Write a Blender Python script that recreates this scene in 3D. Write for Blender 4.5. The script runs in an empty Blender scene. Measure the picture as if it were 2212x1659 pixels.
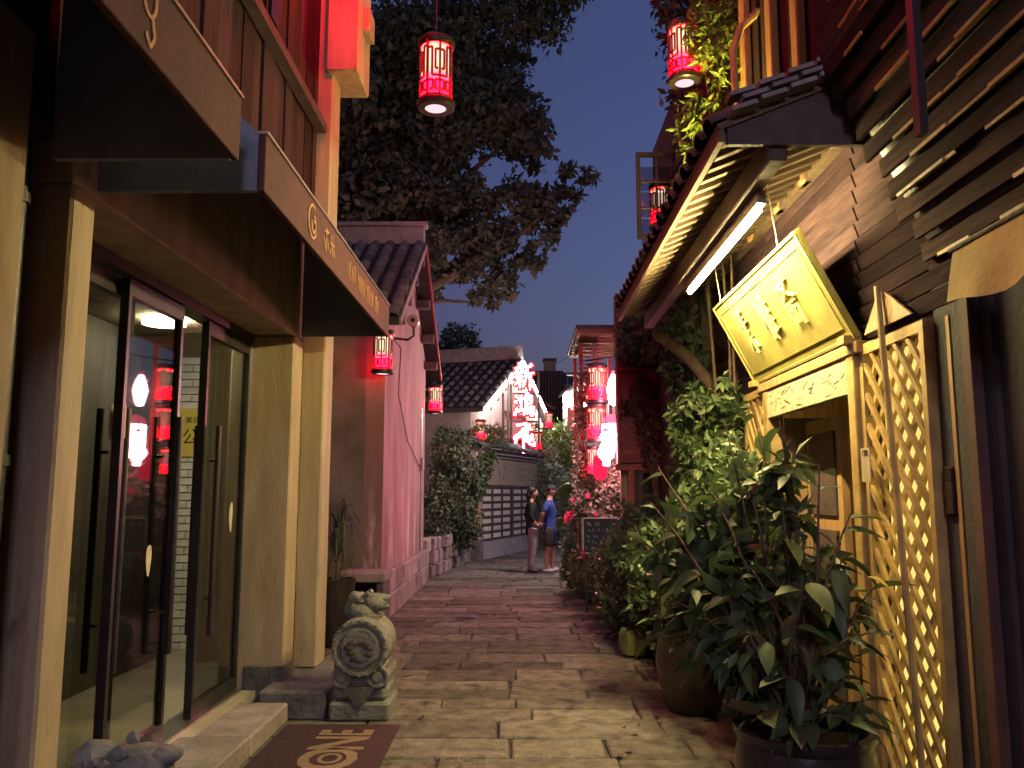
import bpy, bmesh, math, random
import numpy as np
from mathutils import Vector, Matrix, Euler

R = math.radians
scene = bpy.context.scene
col = scene.collection

# ------------------------------------------------------------------ camera, sky, sun, exposure
cam_d = bpy.data.cameras.new('camera')
cam = bpy.data.objects.new('camera', cam_d)
col.objects.link(cam)
cam.location = (0, 0, 1.6)
cam.rotation_euler = (R(90 + 7.5), 0, R(0.67))
cam_d.sensor_width = 36
cam_d.lens = 36 * 1790 / 2212
cam_d.clip_start = 0.05
cam_d.clip_end = 3000
scene.camera = cam

world = bpy.data.worlds.new('World')
scene.world = world
world.use_nodes = True
wn, wl = world.node_tree.nodes, world.node_tree.links
wn.clear()
w_out = wn.new('ShaderNodeOutputWorld')
w_bg = wn.new('ShaderNodeBackground')
w_sky = wn.new('ShaderNodeTexSky')
w_sky.sky_type = 'NISHITA'
w_sky.sun_disc = False
w_sky.sun_elevation = R(-3.5)
w_sky.sun_rotation = R(90)
w_sky.air_density = 1.0
w_sky.ozone_density = 3.0
w_mul = wn.new('ShaderNodeMix')
w_mul.data_type = 'RGBA'
w_mul.blend_type = 'MULTIPLY'
w_mul.inputs[0].default_value = 1.0
w_mul.inputs[7].default_value = (0.98, 0.90, 0.68, 1)
wl.new(w_sky.outputs[0], w_mul.inputs[6])
wl.new(w_mul.outputs[2], w_bg.inputs[0])
w_bg.inputs[1].default_value = 0.95
wl.new(w_bg.outputs[0], w_out.inputs[0])

sun_d = bpy.data.lights.new('sun', 'SUN')
sun_d.energy = 0.012
sun_d.angle = R(10)
sun_d.color = (0.75, 0.8, 1.0)
sun = bpy.data.objects.new('sun', sun_d)
col.objects.link(sun)
sun.rotation_euler = (R(60), 0, R(-30))

scene.view_settings.view_transform = 'Standard'
scene.view_settings.look = 'None'
scene.view_settings.exposure = 3.0
scene.view_settings.gamma = 1.0
scene.view_settings.use_curve_mapping = False
scene.render.engine = 'CYCLES'
cy = scene.cycles
cy.max_bounces = 6
cy.diffuse_bounces = 4
cy.glossy_bounces = 3
cy.transmission_bounces = 4
cy.transparent_max_bounces = 8
cy.sample_clamp_indirect = 2.0
cy.caustics_reflective = False
cy.caustics_refractive = False
cy.use_denoising = True

# ------------------------------------------------------------------ helpers
def tag(o, label=None, cat=None, group=None, kind=None):
    if label: o['label'] = label
    if cat: o['category'] = cat
    if group: o['group'] = group
    if kind: o['kind'] = kind
    return o

def thing(name, label, cat, loc=(0, 0, 0), rz=0.0, group=None):
    o = bpy.data.objects.new(name, None)
    o.empty_display_size = 0.1
    col.objects.link(o)
    o.location = loc
    o.rotation_euler = (0, 0, rz)
    return tag(o, label, cat, group)

def kids(o):
    return [c for c in list(bpy.data.objects) if c.parent is o]

_children = {}
def link(o, parent=None):
    col.objects.link(o)
    if parent is not None:
        o.parent = parent
        _children.setdefault(parent.name, []).append(o)
    return o

def copy_tree(o, parent=None):
    c = o.copy()
    link(c, parent)
    for ch in _children.get(o.name, []):
        copy_tree(ch, c)
    return c

def world_off(p):
    """offset that turns world coordinates into coordinates local to p (roots are unrotated when built this way)"""
    v = Vector((0, 0, 0))
    while p is not None:
        v += p.location
        p = p.parent
    return v

class MB:
    def __init__(s):
        s.v, s.f = [], []
    def add(s, vs, fs):
        n = len(s.v)
        s.v += [tuple(x) for x in vs]
        s.f += [tuple(i + n for i in f) for f in fs]
        return s
    def box(s, a, b):
        (x0, y0, z0), (x1, y1, z1) = a, b
        x0, x1 = min(x0, x1), max(x0, x1); y0, y1 = min(y0, y1), max(y0, y1); z0, z1 = min(z0, z1), max(z0, z1)
        return s.add([(x0, y0, z0), (x1, y0, z0), (x1, y1, z0), (x0, y1, z0), (x0, y0, z1), (x1, y0, z1), (x1, y1, z1), (x0, y1, z1)],
                     [(0, 3, 2, 1), (4, 5, 6, 7), (0, 1, 5, 4), (1, 2, 6, 5), (2, 3, 7, 6), (3, 0, 4, 7)])
    def obox(s, p0, p1, w, h, up=(0, 0, 1), off=(0, 0)):
        """bar from p0 to p1, w across, h along up"""
        p0, p1 = Vector(p0), Vector(p1)
        d = (p1 - p0).normalized()
        up = Vector(up)
        sd = d.cross(up)
        if sd.length < 1e-5:
            sd = d.cross(Vector((1, 0, 0)))
        sd.normalize()
        u2 = sd.cross(d).normalized()
        vs = []
        for p in (p0, p1):
            for a, b in ((-1, -1), (1, -1), (1, 1), (-1, 1)):
                vs.append(p + sd * (a * w / 2 + off[0]) + u2 * (b * h / 2 + off[1]))
        return s.add(vs, [(0, 1, 2, 3), (7, 6, 5, 4), (0, 4, 5, 1), (1, 5, 6, 2), (2, 6, 7, 3), (3, 7, 4, 0)])
    def tube(s, pts, rad, n=8, cap=True):
        pts = [Vector(p) for p in pts]
        if not isinstance(rad, (list, tuple)):
            rad = [rad] * len(pts)
        vs, fs = [], []
        ref = None
        for i, p in enumerate(pts):
            d = (pts[min(i + 1, len(pts) - 1)] - pts[max(i - 1, 0)]).normalized()
            if ref is None:
                ref = Vector((0, 0, 1)) if abs(d.z) < 0.9 else Vector((1, 0, 0))
            a = (ref - d * ref.dot(d)).normalized()
            b = d.cross(a)
            ref = a
            for k in range(n):
                t = 2 * math.pi * k / n
                vs.append(p + (a * math.cos(t) + b * math.sin(t)) * rad[i])
        for i in range(len(pts) - 1):
            for k in range(n):
                k2 = (k + 1) % n
                fs.append((i * n + k, i * n + k2, (i + 1) * n + k2, (i + 1) * n + k))
        if cap:
            fs.append(tuple(range(n - 1, -1, -1)))
            fs.append(tuple(range((len(pts) - 1) * n, len(pts) * n)))
        return s.add(vs, fs)
    def lathe(s, prof, c=(0, 0, 0), n=24, axis='z', wob=0.0, seed=0, cap=True):
        rnd = random.Random(seed)
        vs, fs = [], []
        for (r, h) in prof:
            for k in range(n):
                t = 2 * math.pi * k / n
                rr = r * (1 + wob * rnd.uniform(-1, 1))
                if axis == 'z': q = (rr * math.cos(t), rr * math.sin(t), h)
                elif axis == 'y': q = (rr * math.cos(t), h, rr * math.sin(t))
                else: q = (h, rr * math.cos(t), rr * math.sin(t))
                vs.append((q[0] + c[0], q[1] + c[1], q[2] + c[2]))
        m = len(prof)
        for i in range(m - 1):
            for k in range(n):
                k2 = (k + 1) % n
                f = (i * n + k, i * n + k2, (i + 1) * n + k2, (i + 1) * n + k)
                fs.append(f if axis != 'y' else f[::-1])
        if cap and prof[0][0] > 1e-4: fs.append(tuple(range(n - 1, -1, -1)))
        if cap and prof[-1][0] > 1e-4: fs.append(tuple(range((m - 1) * n, m * n)))
        return s.add(vs, fs)
    def prism(s, poly, d):
        """poly: 3-D points in a plane, extruded by vector d"""
        n = len(poly)
        vs = [Vector(p) for p in poly] + [Vector(p) + Vector(d) for p in poly]
        fs = [tuple(range(n - 1, -1, -1)), tuple(range(n, 2 * n))]
        for k in range(n):
            k2 = (k + 1) % n
            fs.append((k, k2, n + k2, n + k))
        return s.add(vs, fs)
    def ball(s, c, r, sub=2, sq=(1, 1, 1), wob=0.0, seed=0):
        bm = bmesh.new()
        bmesh.ops.create_icosphere(bm, subdivisions=sub, radius=1)
        rnd = random.Random(seed)
        vs = []
        for v in bm.verts:
            k = 1 + wob * rnd.uniform(-1, 1)
            vs.append((c[0] + v.co.x * r * sq[0] * k, c[1] + v.co.y * r * sq[1] * k, c[2] + v.co.z * r * sq[2] * k))
        bm.verts.index_update()
        fs = [tuple(v.index for v in f.verts) for f in bm.faces]
        bm.free()
        return s.add(vs, fs)
    def mesh(s, name, off=(0, 0, 0)):
        me = bpy.data.meshes.new(name)
        ox, oy, oz = off
        me.from_pydata([(x - ox, y - oy, z - oz) for x, y, z in s.v], [], s.f)
        me.update()
        return me
    def build(s, name, mat, parent=None, smooth=False, local=False, bevel=0.0):
        off = (0, 0, 0) if (parent is None or local) else world_off(parent)
        me = s.mesh(name, off)
        fix_normals(me)
        if bevel > 0:
            bm = bmesh.new(); bm.from_mesh(me)
            es = [e for e in bm.edges if len(e.link_faces) == 2 and e.calc_face_angle(0) > 0.5]
            bmesh.ops.bevel(bm, geom=es, offset=bevel, segments=1, affect='EDGES', clamp_overlap=True)
            bm.to_mesh(me); bm.free()
        if smooth:
            me.polygons.foreach_set('use_smooth', [True] * len(me.polygons))
            try: me.set_sharp_from_angle(angle=R(40))
            except Exception: pass
        me.materials.append(mat)
        o = bpy.data.objects.new(name, me)
        return link(o, parent)

def fix_normals(me):
    bm = bmesh.new(); bm.from_mesh(me)
    bmesh.ops.recalc_face_normals(bm, faces=bm.faces)
    bm.to_mesh(me); bm.free()

def inst(name, me, parent=None, loc=(0, 0, 0), rot=(0, 0, 0), scale=(1, 1, 1), world=False):
    o = bpy.data.objects.new(name, me)
    if world and parent is not None:
        loc = Vector(loc) - world_off(parent)
    o.location = loc
    o.rotation_euler = rot
    o.scale = scale
    return link(o, parent)

# ------------------------------------------------------------------ materials
MATS = {}
def mat(name, c, rough=0.7, c2=None, scale=6.0, bump=0.0, bscale=40.0, metal=0.0, stretch=None, spec=0.4, detail=5.0, island=0.0, obj_rand=0.0, wear=None):
    m = bpy.data.materials.new(name)
    m.use_nodes = True
    nt = m.node_tree; N, L = nt.nodes, nt.links
    b = N['Principled BSDF']
    b.inputs['Roughness'].default_value = rough
    b.inputs['Metallic'].default_value = metal
    b.inputs['Specular IOR Level'].default_value = spec
    tc = N.new('ShaderNodeTexCoord')
    mp = N.new('ShaderNodeMapping')
    if stretch: mp.inputs['Scale'].default_value = stretch
    L.new(tc.outputs['Object'], mp.inputs['Vector'])
    n1 = N.new('ShaderNodeTexNoise')
    n1.inputs['Scale'].default_value = scale
    n1.inputs['Detail'].default_value = detail
    n1.inputs['Roughness'].default_value = 0.62
    L.new(mp.outputs[0], n1.inputs['Vector'])
    rp = N.new('ShaderNodeValToRGB')
    c2 = c2 or tuple(x * 0.6 for x in c)
    rp.color_ramp.elements[0].position = 0.32
    rp.color_ramp.elements[1].position = 0.68
    rp.color_ramp.elements[0].color = (*c2, 1)
    rp.color_ramp.elements[1].color = (*c, 1)
    L.new(n1.outputs[0], rp.inputs[0])
    out = rp.outputs[0]
    if obj_rand > 0 or island > 0:
        hs = N.new('ShaderNodeHueSaturation')
        mr = N.new('ShaderNodeMapRange')
        k = max(obj_rand, island)
        mr.inputs[3].default_value = 1 - k; mr.inputs[4].default_value = 1 + k
        if obj_rand > 0:
            oi = N.new('ShaderNodeObjectInfo'); L.new(oi.outputs['Random'], mr.inputs[0])
        else:
            g = N.new('ShaderNodeNewGeometry'); L.new(g.outputs['Random Per Island'], mr.inputs[0])
        L.new(mr.outputs[0], hs.inputs['Value'])
        L.new(out, hs.inputs['Color'])
        out = hs.outputs[0]
    if wear:      # patches of wear or dirt with a shape of their own: (colour, scale, threshold, stretch, z_top or None)
        wc, wsc, wth, wst, wz = wear
        mp2 = N.new('ShaderNodeMapping'); mp2.inputs['Scale'].default_value = wst; mp2.inputs['Location'].default_value = (3.7, 1.3, 8.1)
        L.new(tc.outputs['Object'], mp2.inputs['Vector'])
        nw_ = N.new('ShaderNodeTexNoise'); nw_.inputs['Scale'].default_value = wsc; nw_.inputs['Detail'].default_value = 12; nw_.inputs['Roughness'].default_value = .7
        L.new(mp2.outputs[0], nw_.inputs['Vector'])
        rw_ = N.new('ShaderNodeMapRange'); rw_.inputs[1].default_value = wth; rw_.inputs[2].default_value = wth + .09
        L.new(nw_.outputs[0], rw_.inputs[0])
        fac = rw_.outputs[0]
        if wz is not None:
            sz = N.new('ShaderNodeSeparateXYZ'); L.new(tc.outputs['Object'], sz.inputs[0])
            rz_ = N.new('ShaderNodeMapRange'); rz_.inputs[1].default_value = wz; rz_.inputs[2].default_value = wz - 1.0
            L.new(sz.outputs['Z'], rz_.inputs[0])
            mm = N.new('ShaderNodeMath'); mm.operation = 'MULTIPLY'; L.new(fac, mm.inputs[0]); L.new(rz_.outputs[0], mm.inputs[1]); fac = mm.outputs[0]
        mx = N.new('ShaderNodeMix'); mx.data_type = 'RGBA'; mx.inputs[7].default_value = (*wc, 1)
        L.new(fac, mx.inputs[0]); L.new(out, mx.inputs[6]); out = mx.outputs[2]
    L.new(out, b.inputs['Base Color'])
    if bump > 0:
        n2 = N.new('ShaderNodeTexNoise')
        n2.inputs['Scale'].default_value = bscale
        n2.inputs['Detail'].default_value = 6
        L.new(mp.outputs[0], n2.inputs['Vector'])
        bp = N.new('ShaderNodeBump')
        bp.inputs['Strength'].default_value = bump
        bp.inputs['Distance'].default_value = 0.02
        L.new(n2.outputs[0], bp.inputs['Height'])
        L.new(bp.outputs[0], b.inputs['Normal'])
        # roughness follows the relief a little
        mr2 = N.new('ShaderNodeMapRange')
        mr2.inputs[3].default_value = max(0.05, rough - 0.12); mr2.inputs[4].default_value = min(1, rough + 0.12)
        L.new(n2.outputs[0], mr2.inputs[0]); L.new(mr2.outputs[0], b.inputs['Roughness'])
    MATS[name] = m
    return m

def emit(name, c, s):
    m = bpy.data.materials.new(name); m.use_nodes = True
    N, L = m.node_tree.nodes, m.node_tree.links
    N.clear()
    e = N.new('ShaderNodeEmission'); o = N.new('ShaderNodeOutputMaterial')
    e.inputs[0].default_value = (*c, 1); e.inputs[1].default_value = s
    L.new(e.outputs[0], o.inputs[0])
    m.cycles.emission_sampling = 'FRONT'
    MATS[name] = m
    return m

def leafmat(name, c, c2, trans=0.25, rough=0.45):
    m = bpy.data.materials.new(name); m.use_nodes = True
    N, L = m.node_tree.nodes, m.node_tree.links
    b = N['Principled BSDF']; o = N['Material Output']
    g = N.new('ShaderNodeNewGeometry')
    oi = N.new('ShaderNodeObjectInfo')
    ad = N.new('ShaderNodeMath'); ad.operation = 'ADD'
    fr = N.new('ShaderNodeMath'); fr.operation = 'FRACT'
    L.new(g.outputs['Random Per Island'], ad.inputs[0]); L.new(oi.outputs['Random'], ad.inputs[1]); L.new(ad.outputs[0], fr.inputs[0])
    rp = N.new('ShaderNodeValToRGB')
    rp.color_ramp.elements[0].color = (*c2, 1); rp.color_ramp.elements[1].color = (*c, 1)
    L.new(fr.outputs[0], rp.inputs[0]); L.new(rp.outputs[0], b.inputs['Base Color'])
    b.inputs['Roughness'].default_value = rough
    t = N.new('ShaderNodeBsdfTranslucent'); L.new(rp.outputs[0], t.inputs[0])
    mx = N.new('ShaderNodeMixShader'); mx.inputs[0].default_value = trans
    L.new(b.outputs[0], mx.inputs[1]); L.new(t.outputs[0], mx.inputs[2]); L.new(mx.outputs[0], o.inputs[0])
    MATS[name] = m
    return m

def glassmat(name, tint=(0.8, 0.85, 0.85), refl=0.12):
    m = bpy.data.materials.new(name); m.use_nodes = True
    N, L = m.node_tree.nodes, m.node_tree.links
    N.clear()
    o = N.new('ShaderNodeOutputMaterial')
    t = N.new('ShaderNodeBsdfTransparent'); t.inputs[0].default_value = (*tint, 1)
    g = N.new('ShaderNodeBsdfGlossy'); g.inputs['Roughness'].default_value = 0.02
    ge = N.new('ShaderNodeNewGeometry')
    dt = N.new('ShaderNodeVectorMath'); dt.operation = 'DOT_PRODUCT'
    L.new(ge.outputs['Normal'], dt.inputs[0]); L.new(ge.outputs['Incoming'], dt.inputs[1])
    ab = N.new('ShaderNodeMath'); ab.operation = 'ABSOLUTE'; L.new(dt.outputs['Value'], ab.inputs[0])
    om = N.new('ShaderNodeMath'); om.operation = 'SUBTRACT'; om.inputs[0].default_value = 1.0; L.new(ab.outputs[0], om.inputs[1])
    pw = N.new('ShaderNodeMath'); pw.operation = 'POWER'; pw.inputs[1].default_value = 5.0; L.new(om.outputs[0], pw.inputs[0])
    mr = N.new('ShaderNodeMath'); mr.operation = 'MULTIPLY_ADD'; mr.inputs[1].default_value = 0.9; mr.inputs[2].default_value = refl; mr.use_clamp = True
    L.new(pw.outputs[0], mr.inputs[0])
    mx = N.new('ShaderNodeMixShader')
    L.new(mr.outputs[0], mx.inputs[0]); L.new(t.outputs[0], mx.inputs[1]); L.new(g.outputs[0], mx.inputs[2])
    L.new(mx.outputs[0], o.inputs[0])
    MATS[name] = m
    return m

paving = mat('paving', (0.235, 0.22, 0.19), 0.92, (0.09, 0.084, 0.076), 7, 1.0, 55, obj_rand=0.35, detail=12, spec=.1, wear=((.05, .045, .042), 2.3, .56, (1, 1, 1), None))
dirt = mat('joint_dirt', (0.075, 0.066, 0.058), 0.95, None, 9, 0.4)
soilm = mat('soil', (0.05, 0.04, 0.03), 0.95, None, 6, 0.8, 12)
stucco = mat('stucco_cream', (0.34, 0.27, 0.185), 0.85, (0.20, 0.14, 0.10), 2.5, 0.35, 60, stretch=(2, 2, 0.5), detail=10, wear=((.12, .09, .07), 3.0, .58, (1.5, 1.5, .5), None))
creampaint = mat('cream_paint', (0.41, 0.34, 0.225), 0.7, (0.25, 0.185, 0.13), 3, 0.25, 50, stretch=(2.2, 2.2, 0.35), detail=10, wear=((.12, .09, .07), 3.0, .60, (1.6, 1.6, .5), None))
greywall = mat('grey_plaster', (0.24, 0.22, 0.215), 0.9, (0.13, 0.12, 0.125), 2.0, 0.3, 40, wear=((.09, .08, .085), 1.8, .56, (1, 1, .4), None))
pink_cast_wall = mat('weathered_pink_cast', (0.38, 0.24, 0.24), 0.9, (0.18, 0.105, 0.115), 2.0, 0.45, 30, stretch=(1, 1, 0.28), detail=10, wear=((.56, .44, .43), 2.4, .53, (1, 1, .22), 2.0))  # gable base colour holds the lamps' pink light; pale patches are wear
whitewall = mat('white_plaster', (0.62, 0.53, 0.51), 0.88, (0.40, 0.32, 0.32), 2.2, 0.3, 40, stretch=(1, 1, 0.3), detail=9)
darkmetal = mat('dark_metal', (0.035, 0.035, 0.045), 0.45, (0.02, 0.02, 0.028), 8, 0.05, 60, metal=0.3)
awning_in = mat('awning_liner', (0.20, 0.23, 0.30), 0.9, (0.14, 0.17, 0.23), 6, 0.1)
awning_f = mat('awning_fascia', (0.082, 0.024, 0.026), 0.85, (0.052, 0.016, 0.019), 5, 0.1, 60)
gold = mat('gold_lettering', (0.50, 0.27, 0.12), 0.5, (0.38, 0.2, 0.09), 8)
plank = mat('dark_planks', (0.05, 0.026, 0.028), 0.85, (0.022, 0.012, 0.015), 5, 0.35, 25, spec=.1, stretch=(6, 6, 0.5), obj_rand=0.35)
plank_h = mat('dark_boards', (0.05, 0.03, 0.03), 0.95, (0.018, 0.011, 0.014), 5, 0.35, 25, spec=.04, stretch=(6, 0.5, 6), obj_rand=0.35)  # for the siding, its shade beside the sign is put into this dark colour
wood = mat('warm_wood', (0.42, 0.27, 0.12), 0.6, (0.26, 0.14, 0.06), 5, 0.25, 25, stretch=(5, 5, 0.6), obj_rand=0.2)
wood_y = mat('lattice_wood', (0.42, 0.30, 0.11), 0.6, (0.25, 0.16, 0.06), 7, 0.2, 30, obj_rand=0.25)
rafterm = mat('rafter_wood', (0.15, 0.10, 0.055), 0.8, (0.07, 0.045, 0.028), 6, 0.3, 30, stretch=(0.6, 5, 5), obj_rand=0.25)
darkwood = mat('old_dark_wood', (0.09, 0.06, 0.055), 0.7, (0.045, 0.032, 0.032), 6, 0.3, 30)
redwood = mat('red_painted_wood', (0.38, 0.055, 0.045), 0.5, (0.22, 0.03, 0.03), 6, 0.15, 40)
tile = mat('roof_tile', (0.13, 0.125, 0.13), 0.75, (0.06, 0.06, 0.065), 7, 0.4, 40, obj_rand=0.4)
tilebed = mat('roof_bed', (0.04, 0.04, 0.045), 0.9, None, 7, 0.3)
ridgestone = mat('ridge_stone', (0.33, 0.29, 0.31), 0.9, (0.20, 0.18, 0.2), 6, 0.4, 30)
stone = mat('grey_stone', (0.24, 0.24, 0.215), 0.88, (0.10, 0.105, 0.095), 9, 0.7, 30)
stone_d = mat('dark_stone', (0.15, 0.14, 0.14), 0.9, (0.07, 0.065, 0.07), 8, 0.6, 25, obj_rand=0.25)
plinthm = mat('plinth_stone', (0.33, 0.28, 0.27), 0.9, (0.18, 0.15, 0.15), 5, 0.5, 20, obj_rand=0.25)
matcloth = mat('doormat_fibre', (0.07, 0.03, 0.04), 0.98, (0.05, 0.02, 0.03), 30, 0.7, 220)
matletter = mat('doormat_letter', (0.30, 0.21, 0.15), 0.95, (0.18, 0.125, 0.09), 30, 0.5, 220)
brickw = mat('white_brick', (0.78, 0.77, 0.70), 0.8, (0.66, 0.65, 0.58), 8, 0.3, 40, obj_rand=0.12)
mortar = mat('grey_mortar', (0.30, 0.30, 0.28), 0.95, None, 8, 0.2)
floorm = mat('shop_floor', (0.52, 0.47, 0.36), 0.35, (0.40, 0.36, 0.28), 3, 0.05)
greencurtain = mat('grey_green_curtain', (0.13, 0.14, 0.11), 0.9, (0.07, 0.08, 0.06), 6, 0.2, 20, stretch=(8, 8, 0.3))
steel = mat('brushed_steel', (0.45, 0.43, 0.40), 0.35, (0.36, 0.34, 0.32), 10, 0.05, 60, metal=0.9)
steel_d = mat('dark_door_frame', (0.05, 0.045, 0.05), 0.4, None, 8, 0.03, 60, metal=0.4)
glass = glassmat('door_glass', (0.72, 0.74, 0.70), 0.09)
glass_w = glassmat('window_glass', (0.75, 0.75, 0.8), 0.2)
yellowposter = mat('yellow_notice', (0.75, 0.62, 0.12), 0.7, (0.68, 0.55, 0.1), 8)
ink = mat('black_ink', (0.02, 0.02, 0.02), 0.7)
signgold = mat('gilded_sign', (0.30, 0.275, 0.062), 0.85, (0.19, 0.155, 0.036), 4, 0.08, 90, detail=10, wear=((.16, .11, .03), 9, .60, (1, 1, 1), .05))
signedge = mat('gilded_moulding', (0.38, 0.35, 0.12), 0.5, (0.24, 0.2, 0.06), 10, 0.15)
signletter = mat('raised_gilt_lettering', (0.66, 0.60, 0.26), 0.5, (0.52, 0.46, 0.18), 10)
palewood = mat('pale_painted_board', (0.40, 0.39, 0.26), 0.8, (0.17, 0.17, 0.11), 9, 0.25, 40, stretch=(1, 0.8, 2.5), detail=9)
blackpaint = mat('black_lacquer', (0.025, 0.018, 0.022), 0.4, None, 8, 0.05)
navywall = mat('blue_black_limewash', (0.055, 0.05, 0.055), 0.9, (0.03, 0.028, 0.034), 3, 0.3, 30)
fretred = mat('lantern_red_fret', (0.30, 0.02, 0.03), 0.5, (0.2, 0.012, 0.02), 10)
cream_paper = mat('cream_notes', (0.62, 0.56, 0.46), 0.85, (0.46, 0.41, 0.34), 14, 0.1, 50, obj_rand=0.15)
bark = mat('bark', (0.16, 0.11, 0.075), 0.9, (0.08, 0.05, 0.035), 10, 0.8, 30)
ceramic = mat('brown_glazed_jar', (0.10, 0.075, 0.055), 0.35, (0.05, 0.04, 0.035), 6, 0.15, 18)
ceramic_d = mat('dark_glazed_jar', (0.045, 0.035, 0.035), 0.3, (0.025, 0.02, 0.022), 6, 0.12, 18)
greenglaze = mat('green_glazed_pot', (0.20, 0.24, 0.08), 0.4, (0.12, 0.15, 0.05), 8, 0.15)
chalkboard = mat('chalkboard', (0.05, 0.07, 0.11), 0.8, (0.03, 0.04, 0.07), 8, 0.1)
chalk = mat('chalk_writing', (0.55, 0.62, 0.78), 0.9)
lightframe = mat('pale_frame', (0.55, 0.62, 0.62), 0.6)
cloth_y = mat('ochre_canvas', (0.55, 0.40, 0.12), 0.9, (0.42, 0.3, 0.09), 5, 0.25, 30)
rubber = mat('black_cable', (0.02, 0.02, 0.022), 0.6)
campaint = mat('camera_housing', (0.42, 0.36, 0.36), 0.4)

lf_dark = leafmat('leaf_dark', (0.09, 0.125, 0.07), (0.035, 0.058, 0.034), 0.25, 0.6)
lf_tree = leafmat('leaf_tree', (0.15, 0.125, 0.09), (0.05, 0.058, 0.042), 0.2, 0.8)
lf_mid = leafmat('leaf_mid', (0.13, 0.20, 0.075), (0.045, 0.08, 0.032))
lf_bright = leafmat('leaf_bright', (0.20, 0.26, 0.05), (0.09, 0.14, 0.03), 0.35)
lf_pale = leafmat('leaf_pale', (0.26, 0.33, 0.24), (0.10, 0.16, 0.10), 0.25)
lf_gloss = leafmat('leaf_glossy', (0.095, 0.14, 0.055), (0.025, 0.046, 0.022), 0.2, 0.5)
lf_yellow = leafmat('leaf_yellow', (0.45, 0.36, 0.06), (0.36, 0.28, 0.05), 0.3)
petal = leafmat('pink_petal', (0.70, 0.08, 0.22), (0.5, 0.04, 0.14), 0.3)

# ------------------------------------------------------------------ leaf clouds (numpy)
def leaf_mesh(name, pts, nrm, size, seed=0, aspect=2.0, droop=0.0, szvar=0.4):
    """one bent leaf (4 verts, 2 tris sharing a fold) per point"""
    rng = np.random.default_rng(seed)
    n = len(pts)
    d = rng.normal(size=(n, 3)); d[:, 2] -= droop
    d /= np.linalg.norm(d, axis=1)[:, None]
    nn = nrm + rng.normal(size=(n, 3)) * 0.6
    s_ = np.cross(d, nn); s_ /= (np.linalg.norm(s_, axis=1)[:, None] + 1e-9)
    up = np.cross(s_, d)
    ln = size * (1 + szvar * rng.uniform(-1, 1, n))[:, None]
    w = ln / aspect
    a = pts; b = pts + d * ln * 0.45 + s_ * w * 0.5 + up * ln * 0.06
    c = pts + d * ln - up * ln * 0.08; e = pts + d * ln * 0.45 - s_ * w * 0.5 + up * ln * 0.06
    V = np.stack([a, b, c, e], 1).reshape(-1, 3)
    idx = np.arange(n) * 4
    Fv = np.stack([idx, idx + 1, idx + 2, idx, idx + 2, idx + 3], 1).reshape(-1, 3)
    me = bpy.data.meshes.new(name)
    me.vertices.add(len(V)); me.vertices.foreach_set('co', V.astype(np.float32).ravel())
    me.loops.add(Fv.size); me.loops.foreach_set('vertex_index', Fv.astype(np.int32).ravel())
    me.polygons.add(len(Fv))
    me.polygons.foreach_set('loop_start', (np.arange(len(Fv)) * 3).astype(np.int32))
    me.polygons.foreach_set('loop_total', np.full(len(Fv), 3, np.int32))
    me.update(calc_edges=True)
    return me

def blob_points(blobs, n, seed, shell=0.55):
    """points spread over ellipsoid blobs ((cx,cy,cz),(rx,ry,rz)), denser towards the skin, with clumps"""
    rng = np.random.default_rng(seed)
    vol = np.array([b[1][0] * b[1][1] + b[1][1] * b[1][2] + b[1][0] * b[1][2] for b in blobs])
    cnt = (n * vol / vol.sum()).astype(int)
    P, Q = [], []
    for (c, r), k in zip(blobs, cnt):
        nc = max(3, k // 22)
        cd = rng.normal(size=(nc, 3)); cd /= np.linalg.norm(cd, axis=1)[:, None]
        rad = shell + (1 - shell) * rng.uniform(0, 1, nc) ** 0.6
        cc = cd * rad[:, None]
        which = rng.integers(0, nc, k)
        p = cc[which] + rng.normal(size=(k, 3)) * 0.115
        P.append(p * np.array(r) + np.array(c)); Q.append(cd[which])
    return np.concatenate(P), np.concatenate(Q)

def foliage(name, blobs, n, size, m, parent, seed=1, aspect=2.0, droop=0.2, shell=0.55):
    p, q = blob_points(blobs, n, seed, shell)
    off = np.array(world_off(parent))
    me = leaf_mesh(name, p - off, q, size, seed, aspect, droop)
    me.materials.append(m)
    o = bpy.data.objects.new(name, me)
    link(o, parent)
    o['kind'] = 'stuff'
    return o

def leaf_shape(name, L=1.0, W=0.45, seg=5, fold=0.10, curl=0.18, m=None):
    """a single pointed leaf along +X, folded along its midrib and drooping to the tip"""
    vs, fs = [], []
    for i in range(seg + 1):
        t = i / seg
        w = W * 0.5 * (math.sin(math.pi * t ** 0.75)) ** 0.9 if 0 < t < 1 else 0.004
        z = -curl * t * t * L
        vs += [(t * L, -w * L, z + fold * w * L * 2), (t * L, 0, z), (t * L, w * L, z + fold * w * L * 2)]
    for i in range(seg):
        a = i * 3
        fs += [(a, a + 1, a + 4, a + 3), (a + 1, a + 2, a + 5, a + 4)]
    me = bpy.data.meshes.new(name)
    me.from_pydata(vs, [], fs); me.update()
    me.polygons.foreach_set('use_smooth', [True] * len(me.polygons))
    if m: me.materials.append(m)
    return me

def text_mesh(txt, size, depth=0.0, offset=0.0, m=None, name='lettering'):
    cu = bpy.data.curves.new(name, 'FONT')
    cu.body = txt
    cu.size = size
    cu.extrude = depth
    cu.offset = offset
    cu.align_x = 'CENTER'; cu.align_y = 'CENTER'
    cu.resolution_u = 3
    o = bpy.data.objects.new(name, cu)
    col.objects.link(o)
    dg = bpy.context.evaluated_depsgraph_get()
    me = bpy.data.meshes.new_from_object(o.evaluated_get(dg))
    bpy.data.objects.remove(o); bpy.data.curves.remove(cu)
    me.name = name
    if m:
        me.materials.clear(); me.materials.append(m)
    return me
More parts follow.
